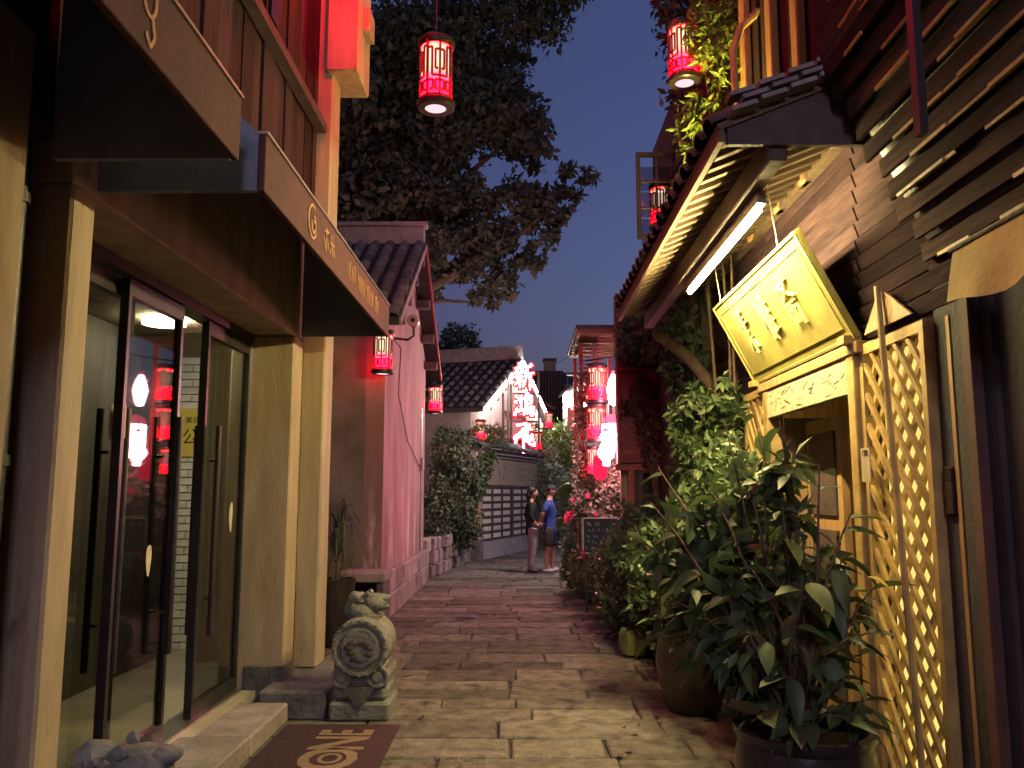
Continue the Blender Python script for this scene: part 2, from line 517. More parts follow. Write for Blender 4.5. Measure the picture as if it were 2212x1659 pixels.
# ================================================================== SETTING
g = MB().box((-60, -10, -0.35), (60, 120, -0.03)).build('ground', dirt)
tag(g, kind='structure')

rnd = random.Random(7)
pave = bpy.data.objects.new('pavement', None); link(pave); tag(pave, kind='structure')
def slab(x0, x1, y0, y1, z, i):
    j = 0.007
    x0 += j; x1 -= j; y0 += j; y1 -= j
    c = 0.012
    rr = random.Random(i)
    q = lambda: rr.uniform(-0.012, 0.012)
    xs = [(x0 + q(), y0 + q()), (x1 + q(), y0 + q()), (x1 + q(), y1 + q()), (x0 + q(), y1 + q())]
    cx, cy_ = (x0 + x1) / 2, (y0 + y1) / 2
    tz = [z + rr.uniform(-0.005, 0.005) for _ in range(4)]
    vs = [(x, y, -0.05) for x, y in xs] + [(x, y, tz[k] - c) for k, (x, y) in enumerate(xs)]
    for k, (x, y) in enumerate(xs):
        vs.append((x + c * (1 if x < cx else -1), y + c * (1 if y < cy_ else -1), tz[k]))
    fs = [(8, 9, 10, 11)]
    for k in range(4):
        k2 = (k + 1) % 4
        fs += [(k, k2, 4 + k2, 4 + k), (4 + k, 4 + k2, 8 + k2, 8 + k)]
    MB().add(vs, fs).build('paving_stone', paving, pave)
y = 3.9; n_st = 0
while y < 26:
    dpt = rnd.uniform(0.30, 0.46) if y < 12 else rnd.uniform(0.42, 0.6)
    xl = -1.95 + 0.3 * max(0, (y - 16)) * 0.30
    xr = 1.75 - (0.0 if y < 8 else min(0.6, (y - 8) * 0.08)) + 0.3 * max(0, (y - 18)) * 0.32
    x = xl + rnd.uniform(-0.25, 0.0)
    while x < xr:
        w = rnd.uniform(0.5, 1.25)
        if xr - (x + w) < 0.35: w = xr - x + 0.02
        slab(x, x + w, y, y + dpt, rnd.uniform(-0.008, 0.004), n_st)
        n_st += 1; x += w
    y += dpt
far_p = MB().box((-0.9, 26, -0.06), (6, 45, -0.006)).build('far_paving', paving, None); tag(far_p, kind='structure'); far_p.name = 'road'
bed = MB()
bn = 18
vs, fs = [], []
for i in range(bn + 1):
    t = i / bn; yy = 6.9 + t * 11
    xe = 1.55 - min(0.62, max(0, (yy - 7.4)) * 0.1) + rnd.uniform(-.04, .04)
    vs += [(xe, yy, 0.0), (xe + .07, yy, 0.06 + rnd.uniform(0, .04)), (xe + 0.5, yy, 0.1), (3.2, yy, 0.12)]
for i in range(bn):
    for k in range(3):
        a = i * 4 + k; fs.append((a, a + 1, a + 5, a + 4))
bed.add(vs, fs); bo = bed.build('planting_bed', soilm); tag(bo, kind='structure')

# ================================================================== LEFT SHOP
shop = thing('shop_building', 'cream shop building with open glass door and dark plank upper storey', 'building', (-2.0, 4.8, 0))
FX = -1.8
MB().box((-2.3, -1.5, 0), (FX, 2.87, 3.3)).build('wall', stucco, shop, bevel=0.01)
MB().box((-2.6, -9, 0), (FX - .02, -1.51, 6.8)).build('wall', stucco, shop)  # unseen stretch of wall behind the camera, added to block sky light
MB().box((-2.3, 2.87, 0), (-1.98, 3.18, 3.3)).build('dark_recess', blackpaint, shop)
MB().box((-2.3, 3.18, 0), (FX, 3.36, 2.84)).build('door_jamb', creampaint, shop, bevel=0.012)
MB().box((-2.3, 6.45, 0.135), (FX, 6.72, 2.84)).build('door_jamb', creampaint, shop, bevel=0.012)
MB().box((-2.3, 6.72, 0), (-1.87, 6.9, 3.3)).build('wall', stucco, shop)
# lintel beam above the opening, its underside is the soffit
MB().box((-2.3, 3.18, 2.843), (FX - .003, 6.72, 3.83)).build('lintel', creampaint, shop, bevel=0.01)
MB().box((-2.26, 3.36, 2.78), (-2.12, 6.45, 2.842)).build('door_head', steel_d, shop)
# corner pillar with its corbel and stone base
MB().box((-1.86, 6.9, 0.2), (-1.66, 7.2, 6.6)).build('corner_pillar', creampaint, shop, bevel=0.015)
MB().box((-1.96, 6.95, 0.2), (-1.862, 7.4, 6.6)).build('pillar_return', stucco, shop)
MB().box((-1.72, 6.84, 5.28), (-1.43, 7.36, 6.6)).build('corbel', creampaint, shop, bevel=0.015)
MB().box((-1.5, 6.95, 5.72), (-1.36, 7.2, 5.95)).build('corbel_bracket', stucco, shop, bevel=0.01)
MB().box((-1.88, 6.12, 0), (-1.40, 7.3, 0.197)).build('pillar_base', stone_d, shop, bevel=0.015)
# upper storey: vertical planks, each its own board
rnd = random.Random(3)
yy = -1.2
while yy < 6.88:
    w = rnd.uniform(0.14, 0.24)
    w = min(w, 6.89 - yy)
    MB().box((-1.95, yy, 3.84 if yy > 3.0 else 3.0), (FX + rnd.uniform(-0.012, 0.012), yy + w - 0.006, 6.8)).build('plank', plank, shop)
    yy += w
MB().box((FX + .013, -1.2, 4.72), (-1.70, 6.88, 4.80)).build('ledge', darkwood, shop)
MB().box((FX + .014, 5.45, 4.95), (-1.765, 5.62, 6.6)).build('window_post', blackpaint, shop)
MB().box((FX + .014, 4.2, 5.55), (-1.77, 5.45, 6.6)).build('upper_window', redwood, shop)
MB().box((-6, -1.5, 2.95), (-2.31, 6.9, 3.05)).build('ceiling', stucco, shop)
MB().box((-6, -1.5, 6.81), (-.9, 7.5, 6.95)).build('roof', darkwood, shop)
# interior
MB().box((-6, 2.9, 0.02), (-2.0, 8.4, 0.132)).build('floor', floorm, shop)
bw = MB().box((-5.2, 8.05, 0.135), (-2.2, 8.2, 2.94)).build('brick_wall', mortar, shop)
bm_ = MB().box((-0.118, -0.02, -0.031), (0.118, 0.02, 0.031)).mesh('brick'); bm_.materials.append(brickw)
rnd = random.Random(5)
row = 0; z = 0.17
while z < 2.92:
    x = -2.86 - (0.122 if row % 2 else 0)
    while x > -4.35:
        inst('brick', bm_, bw, (x, 8.045 + rnd.uniform(-.004, .004), z), (0, rnd.uniform(-.01, .01), 0), world=True)
        x -= 0.246
    z += 0.0735; row += 1
MB().box((-6, 2.8, 0.135), (-5.2, 8.05, 2.94)).build('back_wall', stucco, shop)
MB().box((-3.4, 3.36, 0.135), (-3.27, 7.7, 2.94)).build('partition', mat('grey_partition', (.12, .105, .09), .8, (.06, .052, .048), 3, .1, stretch=(4, 4, .5)), shop)
cm = MB()
vs = []
for i in range(41):
    t = i / 40
    vs.append((-2.9 + 0.68 * t, 7.35 + 0.035 * math.sin(i * 1.7) + 0.01 * math.sin(i * .6)))
cm.prism([(x, yq, 0.16) for x, yq in vs] + [(x, yq + .02, 0.16) for x, yq in vs[::-1]], (0, 0, 2.7))
cm.build('curtain', greencurtain, shop)
po = MB().box((-3.42, 8.005, 1.95), (-2.9, 8.02, 2.42)).build('notice', yellowposter, shop)
tm = text_mesh('公业', 0.17, 0.001, 0, ink)
inst('lettering', tm, po, (-3.13, 8.003, 2.13), (R(90), 0, 0), world=True)
tm = text_mesh('美容养生', 0.07, 0.001, 0, ink)
inst('lettering', tm, po, (-3.13, 8.003, 2.3), (R(90), 0, 0), world=True)
# the shop's ceiling lamp (its light spills over the threshold)
lampm = emit('shop_lamp_glow', (1.0, 0.88, 0.60), 9)
MB().lathe([(0.001, 2.94), (0.16, 2.94), (0.16, 2.90), (0.001, 2.895)], (-2.78, 6.3, 0), 20).build('ceiling_lamp', lampm, shop)
# sliding glass leaves
def door_leaf(y0, y1, hy, xo):
    d = MB()
    d.box((xo - .025, y0, 0.15), (xo + .025, y0 + .035, 2.77)); d.box((xo - .025, y1 - .035, 0.15), (xo + .025, y1, 2.77))
    d.box((xo - .025, y0 + .035, 0.15), (xo + .025, y1 - .035, 0.24)); d.box((xo - .025, y0 + .035, 2.68), (xo + .025, y1 - .035, 2.77))
    dl = d.build('glass_door', steel_d, shop)
    MB().box((xo - .005, y0 + .035, .24), (xo + .005, y1 - .035, 2.68)).build('pane', glass, dl)
    for sx in (-1, 1):
        h = MB().tube([(xo + sx * .075, hy, .66), (xo + sx * .075, hy, 2.06)], .019, 10)
        for hz in (.9, 1.82):
            h.tube([(xo + sx * .02, hy, hz), (xo + sx * .075, hy, hz)], .011, 8)
        h.build('handle', steel_d, dl, smooth=True)
    for (sy, sz, w, h) in STICK:
        if y0 < sy < y1:
            ov_ = []
            for k in range(14):
                a = 2 * math.pi * k / 14; r_ = 1 + .12 * math.sin(3 * a + sy * 9)
                ov_.append((xo + .0055, sy + w * r_ * math.cos(a), sz + h * r_ * math.sin(a)))
            MB().prism(ov_, (.0008, 0, 0)).build('sticker', cream_paper, dl)
    return dl
STICK = ((4.47, 1.98, .03, .10), (4.86, 1.22, .035, .09), (6.2, 1.43, .035, .11))
door_leaf(3.38, 4.62, 4.50, -2.235)
door_leaf(4.40, 5.14, 5.03, -2.165)
door_leaf(5.56, 6.43, 5.69, -2.165)
# threshold rail
MB().box((-2.27, 3.36, 0.134), (-2.10, 6.45, 0.149)).build('threshold', steel, shop)

step = thing('door_step', 'long stone doorstep of slabs below the open glass door', 'step', (-1.9, 4.6, 0))
for a, b in ((2.9, 4.0), (4.0, 5.25), (5.25, 6.1)):
    MB().box((-2.09, a + .003, 0.0), (-1.655, b - .003, 0.13 + (0.004 if a == 4.0 else 0))).build('slab', plinthm, step, bevel=0.012)

for (y0, y1) in ((3.17, 3.37), (6.44, 6.73)):
    MB().box((-2.1, y0, .0), (FX + .012, y1, .0 + (.30 if y0 < 4 else .31))).build('skirting', stone_d, shop, bevel=.008)
# ---- awnings
def awning(y0, y1, label, text):
    a = thing('shop_awning', label, 'awning', (-1.45, (y0 + y1) / 2, 2.86), 0, 'brown awnings along the shop front')
    zb, zf, zt = 2.86, 3.11, 3.80
    xf = -1.08
    MB().box((xf - .03, y0, zb), (xf, y1, zf)).build('fascia', awning_f, a, bevel=0.004)
    MB().prism([(xf - .031, y0 + .04, zf - .03), (FX + .02, y0 + .04, zt - .03), (FX + .02, y0 + .04, zt), (xf - .031, y0 + .04, zf)], (0, y1 - y0 - .08, 0)).build('top_panel', awning_in, a)
    for yc in (y0, y1 - .03):
        MB().prism([(xf - .0315, yc, zb), (xf - .0315, yc, zf), (FX + .015, yc, zt), (FX + .015, yc, zb)], (0, .03, 0)).build('end_panel', awning_in, a)
    MB().obox((xf - .016, y0, zf + .006), (xf - .016, y1, zf + .006), .05, .012).build('edge_trim', steel, a)
    return a, xf
def strokes(polys, parent, x, yc, zc, s, w, m, name='lettering'):
    """flat raised strokes on a plane facing +X: (a,b) with a along -Y?? no: a along +Y, b up"""
    b = MB()
    k = 0
    for pl in polys:
        for (a0, b0), (a1, b1) in zip(pl, pl[1:]):
            x2 = x + 0.003 + 0.0002 * (k % 5); k += 1
            b.obox((x2, yc + a0 * s, zc + b0 * s), (x2, yc + a1 * s, zc + b1 * s), 0.004, w, up=(1, 0, 0) if False else Vector((0, a0 - a1, 0)).cross(Vector((1, 0, 0))) if False else (0, -(b1 - b0), (a1 - a0)))
    return b.build(name, m, parent)
def arc(cx, cy, r, a0, a1, n=14, ry=None):
    ry = ry or r
    return [(cx + r * math.cos(R(a0 + (a1 - a0) * i / n)), cy + ry * math.sin(R(a0 + (a1 - a0) * i / n))) for i in range(n + 1)]
aw2, xf = awning(3.33, 6.62, 'brown fascia shop awning over the open glass door', None)
strokes([arc(0, 0, 1, 60, 330), arc(.25, -.1, .5, 100, -200, 12), [(.2, .1), (.75, .1), (.75, -.35)]], aw2, xf, 4.12, 2.99, .085, .014, gold)
strokes([[(-.6, .5), (.7, .7)], [(0, .9), (0, -.9)], [(-.7, -.1), (-.2, -.8)], [(.2, .1), (.8, -.7)], [(1.4, .8), (1.2, .1), (2.6, .2)], [(2, .9), (2, -.9)], [(1.5, -.2), (1.2, -.8)], [(2.3, -.1), (2.7, -.7)]], aw2, xf, 4.42, 2.99, .075, .012, gold)
rw = random.Random(11); pl = []
for i in range(24):
    if i % 7 == 6: continue
    h0 = rw.uniform(.5, .8)
    pl.append([(i * .55, -.7), (i * .55 + rw.uniform(-.15, .15), h0)])
    if rw.random() < .6: pl.append([(i * .55, h0), (i * .55 + .4, h0 * rw.choice((0, .9, -.5)))])
strokes(pl, aw2, xf, 4.98, 2.985, .085, .008, gold)['kind'] = 'stuff'
aw1, xf = awning(-1.0, 3.02, 'brown fascia shop awning with script logo, beside the plank wall', None)
strokes([arc(0, .2, .5, 20, 400, 14, .7), [(.2, -.4), (.5, -1.1), (.2, -1.6), (-.2, -1.2)], arc(.2, .6, .9, 180, 60, 8)], aw1, xf, 2.23, 3.01, .08, .012, gold)

# ---- doormat
matt = thing('doormat', 'dark wine doormat with pale lettering in front of the doorstep', 'doormat', (-1.22, 5.1, 0))
MB().box((-1.63, 4.15, 0.0), (-0.84, 5.98, 0.014)).build('mat', matcloth, matt, bevel=0.004)
for ch, yc, sc_ in (('E', 5.765, .6), ('N', 5.54, .85), ('O', 5.22, 1.15), ('O', 5.225, .55)):
    tm = text_mesh(ch, 0.48, 0.001, 0.012, matletter)
    o = inst('letter', tm, matt, (-1.15, yc, .0165 + (0.0006 if sc_ == .55 else 0)), (0, 0, R(90)), world=True)
    o.scale = (sc_ if ch != 'O' else sc_, 1.0 if sc_ != .55 else .42, 1)

# ---- carved stone drum with a lion
drum = thing('stone_drum', 'carved grey stone drum with a lion on top beside corner pillar', 'stone carving', (-1.155, 6.3, 0), 0, 'pair of carved stone door drums')
b = MB().box((-.215, -.21, 0), (.215, .24, .13)); b.build('base_block', stone, drum, local=True, bevel=0.018)
b = MB().box((-.195, -.18, .131), (.195, .22, .235)); wa = b.build('waist_block', stone, drum, local=True, bevel=0.03)
MB().add([(-.12, -.216, .235), (.12, -.216, .235), (0, -.216, .07), (-.12, -.18, .236), (.12, -.18, .236), (0, -.18, .069)], [(0, 1, 2), (3, 5, 4), (0, 3, 4, 1), (1, 4, 5, 2), (2, 5, 3, 0)]).build('hanging_cloth', stone_d, wa, local=True)
for sx in (-1, 1):
    MB().lathe([(.001, -.215), (.03, -.215), (.035, -.20), (.055, -.20), (.062, -.212), (.075, -.212), (.08, -.19), (.08, .2), (.001, .2)], (sx * .125, 0, .305), 18, 'y').build('scroll', stone, drum, smooth=True, local=True)
MB().lathe([(.001, 0), (.2, 0), (.2, .40), (.001, .40)], (0, -.19, .40), 12, 'y').v
sd = MB()
cr = []
for i in range(13):
    t = -1 + 2 * i / 12
    cr.append((t * .19, .235 + .075 + .07 * abs(t) ** 2.2))
sd.prism([(x, -.175, z) for x, z in cr] + [(.19, -.175, .235), (-.19, -.175, .235)], (0, .38, 0)); sd.build('cradle', stone, drum, local=True)
MB().lathe([(.001, -.235), (.13, -.235), (.145, -.215), (.165, -.215), (.172, -.235), (.19, -.235), (.205, -.215), (.207, -.12), (.20, .0), (.207, .15), (.2, .19), (.001, .19)], (0, 0, .505), 32, 'y').build('drum', stone, drum, smooth=True, local=True)
st = MB()
rr = random.Random(2)
for k in range(20):
    t = 2 * math.pi * k / 20
    st.ball((.19 * math.cos(t), -.228, .505 + .19 * math.sin(t)), .014, 1)
st.build('studs', stone, drum, local=True)
fl = MB()
for k in range(7):
    t = math.pi * (0.08 + k / 6 * .84)
    fl.ball((.075 * math.cos(t), -.236, .50 + .05 * math.sin(t) - .0), .036, 1, (1.2, .35, .8))
fl.ball((0, -.236, .43), .05, 1, (1.7, .3, .55)); fl.ball((-.06, -.236, .47), .035, 1, (1.2, .3, .6)); fl.ball((.07, -.236, .465), .035, 1, (1.2, .3, .6))
fl.build('relief_flower', stone_d, drum, smooth=True, local=True)
# lion: crouching body, head turned to +X
li = MB()
li.ball((-.02, 0, .735), .12, 2, (1.0, 1.25, .7), .05, 1)
li.ball((.06, -.03, .80), .085, 2, (1.25, 1.05, .85), .07, 2)
li.ball((.12, -.03, .835), .06, 2, (1.1, .95, .5), .07, 3)
li.ball((.115, -.03, .77), .055, 2, (1.15, .9, .45), .07, 4)
li.ball((-.07, .02, .81), .085, 2, (.9, 1, .8), .12, 5)
li.ball((-.11, 0, .75), .06, 2, (.8, 1.3, 1.1), .12, 6)
for dy in (-.1, .07):
    li.ball((.07, dy, .70), .045, 1, (1.4, .8, .7), .05, 7)
    li.ball((.02, dy * .9 - .005, .865), .025, 1, (1, .7, 1), .05, 8)
for k in range(16):
    t = rr.uniform(0, 6.28)
    li.ball((-.05 + .05 * math.cos(t), .1 * math.sin(t), .79 + rr.uniform(-.05, .06)), .028, 1)
li.build('lion', stone, drum, smooth=True, local=True)
d2 = copy_tree(drum); d2.location = (-1.215, 2.62, -0.02); d2.rotation_euler = (0, 0, R(12))
d2['label'] = 'carved stone drum with a lion on top beside the cream door jamb'

# ---- plant and stone table by the grey wall
table = thing('stone_table', 'heavy stone table with slab legs against grey house wall', 'table', (-1.9, 10.2, 0))
MB().box((-2.2, 9.95, .555), (-1.62, 10.6, .66)).build('table_top', plinthm, table, bevel=0.012)
for x0, x1 in ((-2.17, -2.07), (-1.72, -1.64)):
    MB().box((x0, 10.0, 0), (x1, 10.55, .553)).build('leg', stone_d, table, bevel=0.01)
MB().box((-2.068, 10.42, 0), (-1.722, 10.5, .55)).build('back_panel', darkwood, table)

palm = thing('potted_dracaena', 'drooping strap leaf plant in tall dark pot by grey wall', 'plant', (-1.97, 9.0, 0))
MB().lathe([(.14, 0), (.17, .1), (.19, .6), (.2, .7), (.17, .7), (.16, .62), (.001, .6)], (-1.97, 9.0, 0), 20).build('pot', ceramic_d, palm, smooth=True)
MB().tube([(-1.97, 9, .6), (-1.95, 8.99, .95), (-1.98, 9, 1.2)], [.03, .025, .02], 8).build('stem', bark, palm, smooth=True)
rnd = random.Random(21)
for i in range(70):
    a = rnd.uniform(0, 6.28); hz = rnd.uniform(.85, 1.3); r = rnd.uniform(.12, .3); up = rnd.uniform(.08, .42); dn = rnd.uniform(.1, .6)
    pts = []
    for k in range(7):
        t = k / 6
        pts.append((-1.97 + math.cos(a) * r * math.sin(t * 1.5), 9 + math.sin(a) * r * math.sin(t * 1.5), hz + up * math.sin(t * math.pi * .75) - dn * t * t * t))
    m = MB(); vs, fs = [], []
    for k, p in enumerate(pts):
        w = .011 * (1 - (k / 6) ** 2) + .001
        vs += [(p[0] - math.sin(a) * w, p[1] + math.cos(a) * w, p[2]), (p[0] + math.sin(a) * w, p[1] - math.cos(a) * w, p[2] + .003)]
    for k in range(6): fs.append((2 * k, 2 * k + 1, 2 * k + 3, 2 * k + 2))
    m.add(vs, fs).build('strap_leaf', lf_dark, palm)

# ================================================================== HOUSE WITH THE PINK-LIT GABLE
def tile_mesh(L=0.30, r=0.085, n=6):
    """half-round roof tile lying along +Y (uphill), slightly tapered, with thickness at the lower end"""
    vs, fs = [], []
    for (yy, rr) in ((0, r), (0, r - .016), (L, r * .86)):
        for k in range(n + 1):
            t = math.pi * k / n
            vs.append((rr * math.cos(t), yy, rr * math.sin(t) * .8))
    m = n + 1
    for k in range(n):
        fs.append((k, k + 1, m + k + 1, m + k))
        fs.append((k, 2 * m + k, 2 * m + k + 1, k + 1))
    me = bpy.data.meshes.new('tile'); me.from_pydata(vs, [], fs); me.update(); fix_normals(me)
    me.polygons.foreach_set('use_smooth', [True] * len(me.polygons))
    me.materials.append(tile)
    return me
TILE = tile_mesh()
def roof_tiles(parent, eave0, eave1, up_vec, slope_len, spacing=0.23, step=0.26, seed=0, max_rows=99):
    """columns of half-round tiles: along eave0->eave1, running uphill along up_vec"""
    e0, e1, u = Vector(eave0), Vector(eave1), Vector(up_vec).normalized()
    d = (e1 - e0); n = int(d.length / spacing); d.normalize()
    nrm = d.cross(u)
    if nrm.z < 0: nrm = -nrm
    rx = u.cross(nrm).normalized()
    rot = Matrix((rx, u, nrm)).transposed().to_euler()
    rr = random.Random(seed)
    for i in range(n + 1):
        k = 0
        while k * step < slope_len - .1 and k < max_rows:
            p = e0 + d * (i * spacing + rr.uniform(-.008, .008)) + u * (k * step) + nrm * (0.012 + rr.uniform(0, .008))
            e = rot.copy()
            inst('tile', TILE, parent, p, (e.x + rr.uniform(.015, .05), e.y + rr.uniform(-.04, .04), e.z), world=True)
            k += 1

h1 = thing('gabled_house', 'house with rough plaster gable lit pink and dark tile roof', 'house', (-3.4, 13.05, 0))
Y0, Y1, XW = 10.8, 15.35, -1.8
YM = (Y0 + Y1) / 2; ZE, ZR = 4.0, 5.5
gab = MB().prism([(XW, Y0, 0), (XW, Y1, 0), (XW, Y1, ZE), (XW, YM, ZR - .05), (XW, Y0, ZE)], (-.25, 0, 0))
gab.build('gable_wall', pink_cast_wall, h1)
MB().box((-6.5, Y0, 0), (XW - .251, Y0 + .25, ZE)).build('front_wall', greywall, h1)
MB().box((-6.5, Y1 - .25, 0), (XW - .251, Y1, ZE)).build('back_wall', greywall, h1)
ov, og = .45, .24
sl = (ZR - ZE) / (YM - Y0)
def roof_slab(y_e, y_r):
    z_e = ZE - abs(ov) * sl
    return [(XW + og, y_e, z_e + .02), (XW + og, y_r, ZR + .02), (XW + og, y_r, ZR + .14), (XW + og, y_e, z_e + .12)]
rs = MB().prism(roof_slab(Y0 - ov, YM), (-5, 0, 0)).build('roof', tilebed, h1)
rs2 = MB().prism(roof_slab(Y1 + ov, YM), (-5, 0, 0)).build('roof', tilebed, h1)
for ye in (Y0 - ov, Y1 + ov):
    MB().obox((XW + og + .012, ye, ZE - ov * sl + .06), (XW + og + .012, YM, ZR + .08), .024, .10).build('barge_board', plinthm if ye < YM else redwood, h1)
for yp in (10.95, 11.55, 12.25, 13.05, 13.9, 14.6, 15.2):
    zz = ZE + (1 - abs(yp - YM) / (YM - Y0)) * (ZR - ZE) - .09
    MB().box((XW + .002, yp - .09, zz - .14), (XW + og - .01, yp + .09, zz)).build('purlin_end', darkwood, h1)
rg = MB().box((-6.5, YM - .09, ZR + .1), (XW + og - .02, YM + .09, ZR + .40)); rg.box((-6.5, YM - .13, ZR + .402), (XW + og + .03, YM + .13, ZR + .47))
rg.build('ridge', ridgestone, h1, bevel=0.012)
upv = Vector((0, YM - (Y0 - ov), ZR - (ZE - ov * sl)))
roof_tiles(rs, (XW + og - .09, Y0 - ov, ZE - ov * sl + .12), (-3.75, Y0 - ov, ZE - ov * sl + .12), upv, upv.length - .05, .235, .27, 4)
# stone plinth blocks along the gable
rnd = random.Random(9)
for lev, (z0, z1) in enumerate(((0, .3), (.303, .58))):
    yy = Y0 - .03
    while yy < Y1:
        w = min(rnd.uniform(.55, 1.0), Y1 + .02 - yy)
        MB().box((XW + .002, yy + .004, z0), (XW + .10 - .02 * lev + rnd.uniform(-.008, .008), yy + w - .004, z1)).build('plinth_block', plinthm, h1, bevel=0.015)
        yy += w

low = thing('low_stone_wall', 'low rubble stone wall between gabled house and notice wall', 'wall', (-1.5, 17.6, 0))
for lev in range(3):
    yy = 15.42
    while yy < 19.9:
        w = rnd.uniform(.4, .8)
        xo = -1.75 + (yy - 15.4) * .13
        MB().box((xo - .25, yy + .004, lev * .25), (xo + rnd.uniform(-.02, .02), min(yy + w, 19.95) - .004, lev * .25 + .247)).build('stone_block', plinthm, low, bevel=0.02)
        yy += w

# camera on the gable and its cable
sc = thing('security_camera', 'small security camera on a bracket on the pink gable wall', 'camera', (-1.6, 11.6, 4.0))
MB().lathe([(.001, 0), (.07, 0), (.085, .02), (.085, .16), (.06, .2), (.001, .2)], (-1.52, 11.35, 4.0), 16, 'y').build('housing', campaint, sc, smooth=True)
MB().lathe([(.001, -.004), (.035, -.004), (.035, .01), (.001, .01)], (-1.52, 11.35, 4.0), 14, 'y').build('lens', ink, sc)
MB().tube([(-1.52, 11.45, 3.92), (-1.52, 11.47, 3.8), (-1.6, 11.47, 3.74), (-1.79, 11.47, 3.76)], .018, 8).build('bracket', darkmetal, sc, smooth=True)
MB().tube([(-1.79, 11.47, 3.74), (-1.7, 11.5, 3.62), (-1.755, 11.7, 3.0), (-1.765, 12.8, 2.4), (-1.775, 14.2, 2.1), (-1.79, 15.2, 2.05)], .008, 6).build('cable', rubber, sc)

# unseen things added behind the camera: fill lanterns and a house against sky light
wpm = emit('added_fill_glow', (.80, .76, 1.0), 11)  # unseen white lanterns added behind the camera to lift the shadows
for i, p in enumerate(((.35, -2.2, 4.1), (-.45, -4.8, 4.0))):
    wl_ = thing('added_white_lantern', ('added round white lantern behind the camera by the boarded house', 'added round white lantern behind the camera by the added house')[i], 'lantern', p, 0, 'added white fill lanterns behind the camera')
    MB().lathe([(.09, 0), (.2, .05), (.28, .16), (.29, .25), (.26, .36), (.17, .45), (.09, .48)], p, 24).build('paper_globe', wpm, wl_, smooth=True)
    MB().lathe([(.001, .481), (.1, .481), (.1, .52), (.001, .52)], p, 16).build('top_cap', blackpaint, wl_)
    MB().tube([(p[0], p[1], p[2] + .52), (p[0], p[1], p[2] + 1.6)], .006, 6).build('cord', rubber, wl_)
rear = thing('added_blocker_house', 'plain dark house added unseen behind the camera to block sky light', 'house', (0, -9.5, 0))  # unseen house, added to shut out sky light coming from behind the camera
MB().box((-3, -10, 0), (3, -9.02, 7)).build('wall', greywall, rear)

# conduit, wires and fixings on the left side
cd_ = thing('wall_conduit', 'thin grey conduit with a junction box on the pink gable wall', 'pipe', (-1.78, 14.6, 2))
MB().tube([(-1.785, 14.75, .6), (-1.785, 14.75, 3.1)], .012, 6).build('pipe', steel, cd_)
MB().box((-1.80, 14.66, 2.0), (-1.74, 14.84, 2.22)).build('junction_box', campaint, cd_, bevel=.006)
dp = thing('downpipe', 'dark rainwater downpipe between the shop wall and the door jamb', 'pipe', (-1.93, 3.02, 0))
MB().tube([(-1.93, 3.02, 0), (-1.93, 3.02, 3.3)], .04, 10).build('pipe', darkmetal, dp, smooth=True)
for z in (.6, 1.7, 2.7): MB().lathe([(.041, z), (.05, z), (.05, z + .04), (.041, z + .04)], (-1.93, 3.02, 0), 12).build('clip', darkmetal, dp)
for z in (.75, 1.9):
    MB().box((-1.868, 6.80, z), (-1.83, 6.86, z + .07)).build('hinge', darkmetal, shop)
ws = [((-1.6, 15.6, 3.9), (1.0, 13.2, 3.95), .4)]
for i, (a, b, sag) in enumerate(ws):
    a, b = Vector(a), Vector(b)
    pts = [a.lerp(b, t / 12) - Vector((0, 0, sag * 4 * (t / 12) * (1 - t / 12))) for t in range(13)]
    o = MB().tube(pts, .004, 5).build('overhead_wire', rubber)
    tag(o, 'thin sagging wire from the pink house eave to the timber frame', 'wire')
# ================================================================== LANTERNS
def shade_mat(name, k_red, k_cream):
    m = bpy.data.materials.new(name); m.use_nodes = True
    N, L = m.node_tree.nodes, m.node_tree.links
    N.clear()
    o = N.new('ShaderNodeOutputMaterial'); e = N.new('ShaderNodeEmission')
    tc = N.new('ShaderNodeTexCoord'); sx = N.new('ShaderNodeSeparateXYZ')
    L.new(tc.outputs['Object'], sx.inputs[0])
    nz = N.new('ShaderNodeTexNoise'); nz.inputs['Scale'].default_value = 9
    L.new(tc.outputs['Object'], nz.inputs['Vector'])
    mad = N.new('ShaderNodeMath'); mad.operation = 'MULTIPLY_ADD'; mad.inputs[1].default_value = .08; mad.inputs[2].default_value = -.04
    L.new(nz.outputs[0], mad.inputs[0])
    ad = N.new('ShaderNodeMath'); ad.operation = 'ADD'
    L.new(sx.outputs['Z'], ad.inputs[0]); L.new(mad.outputs[0], ad.inputs[1])
    rp = N.new('ShaderNodeValToRGB')
    el = rp.color_ramp.elements
    el[0].position = .08; el[0].color = (k_red * .8, .0005 * k_red, .0022 * k_red, 1)
    el[1].position = .56; el[1].color = (k_red * .7, .0006 * k_red, .0028 * k_red, 1)
    for p, c in ((.20, (k_red * .6, .0006 * k_red, .005 * k_red)), (.265, (k_cream * .95, .30 * k_cream, .40 * k_cream)), (.30, (k_cream, .72 * k_cream, .36 * k_cream)), (.38, (k_cream, .86 * k_cream, .58 * k_cream)), (.50, (k_cream, .74 * k_cream, .48 * k_cream))):
        n_ = el.new(p); n_.color = (*c, 1)
    m.cycles.emission_sampling = 'FRONT'
    L.new(ad.outputs[0], rp.inputs[0]); L.new(rp.outputs[0], e.inputs[0])
    L.new(e.outputs[0], o.inputs[0])
    return m
shade_m = shade_mat('lantern_shade', 15.0, 0.18)
disc_m = emit('lantern_disc', (1.0, 0.60, 0.66), 0.17)

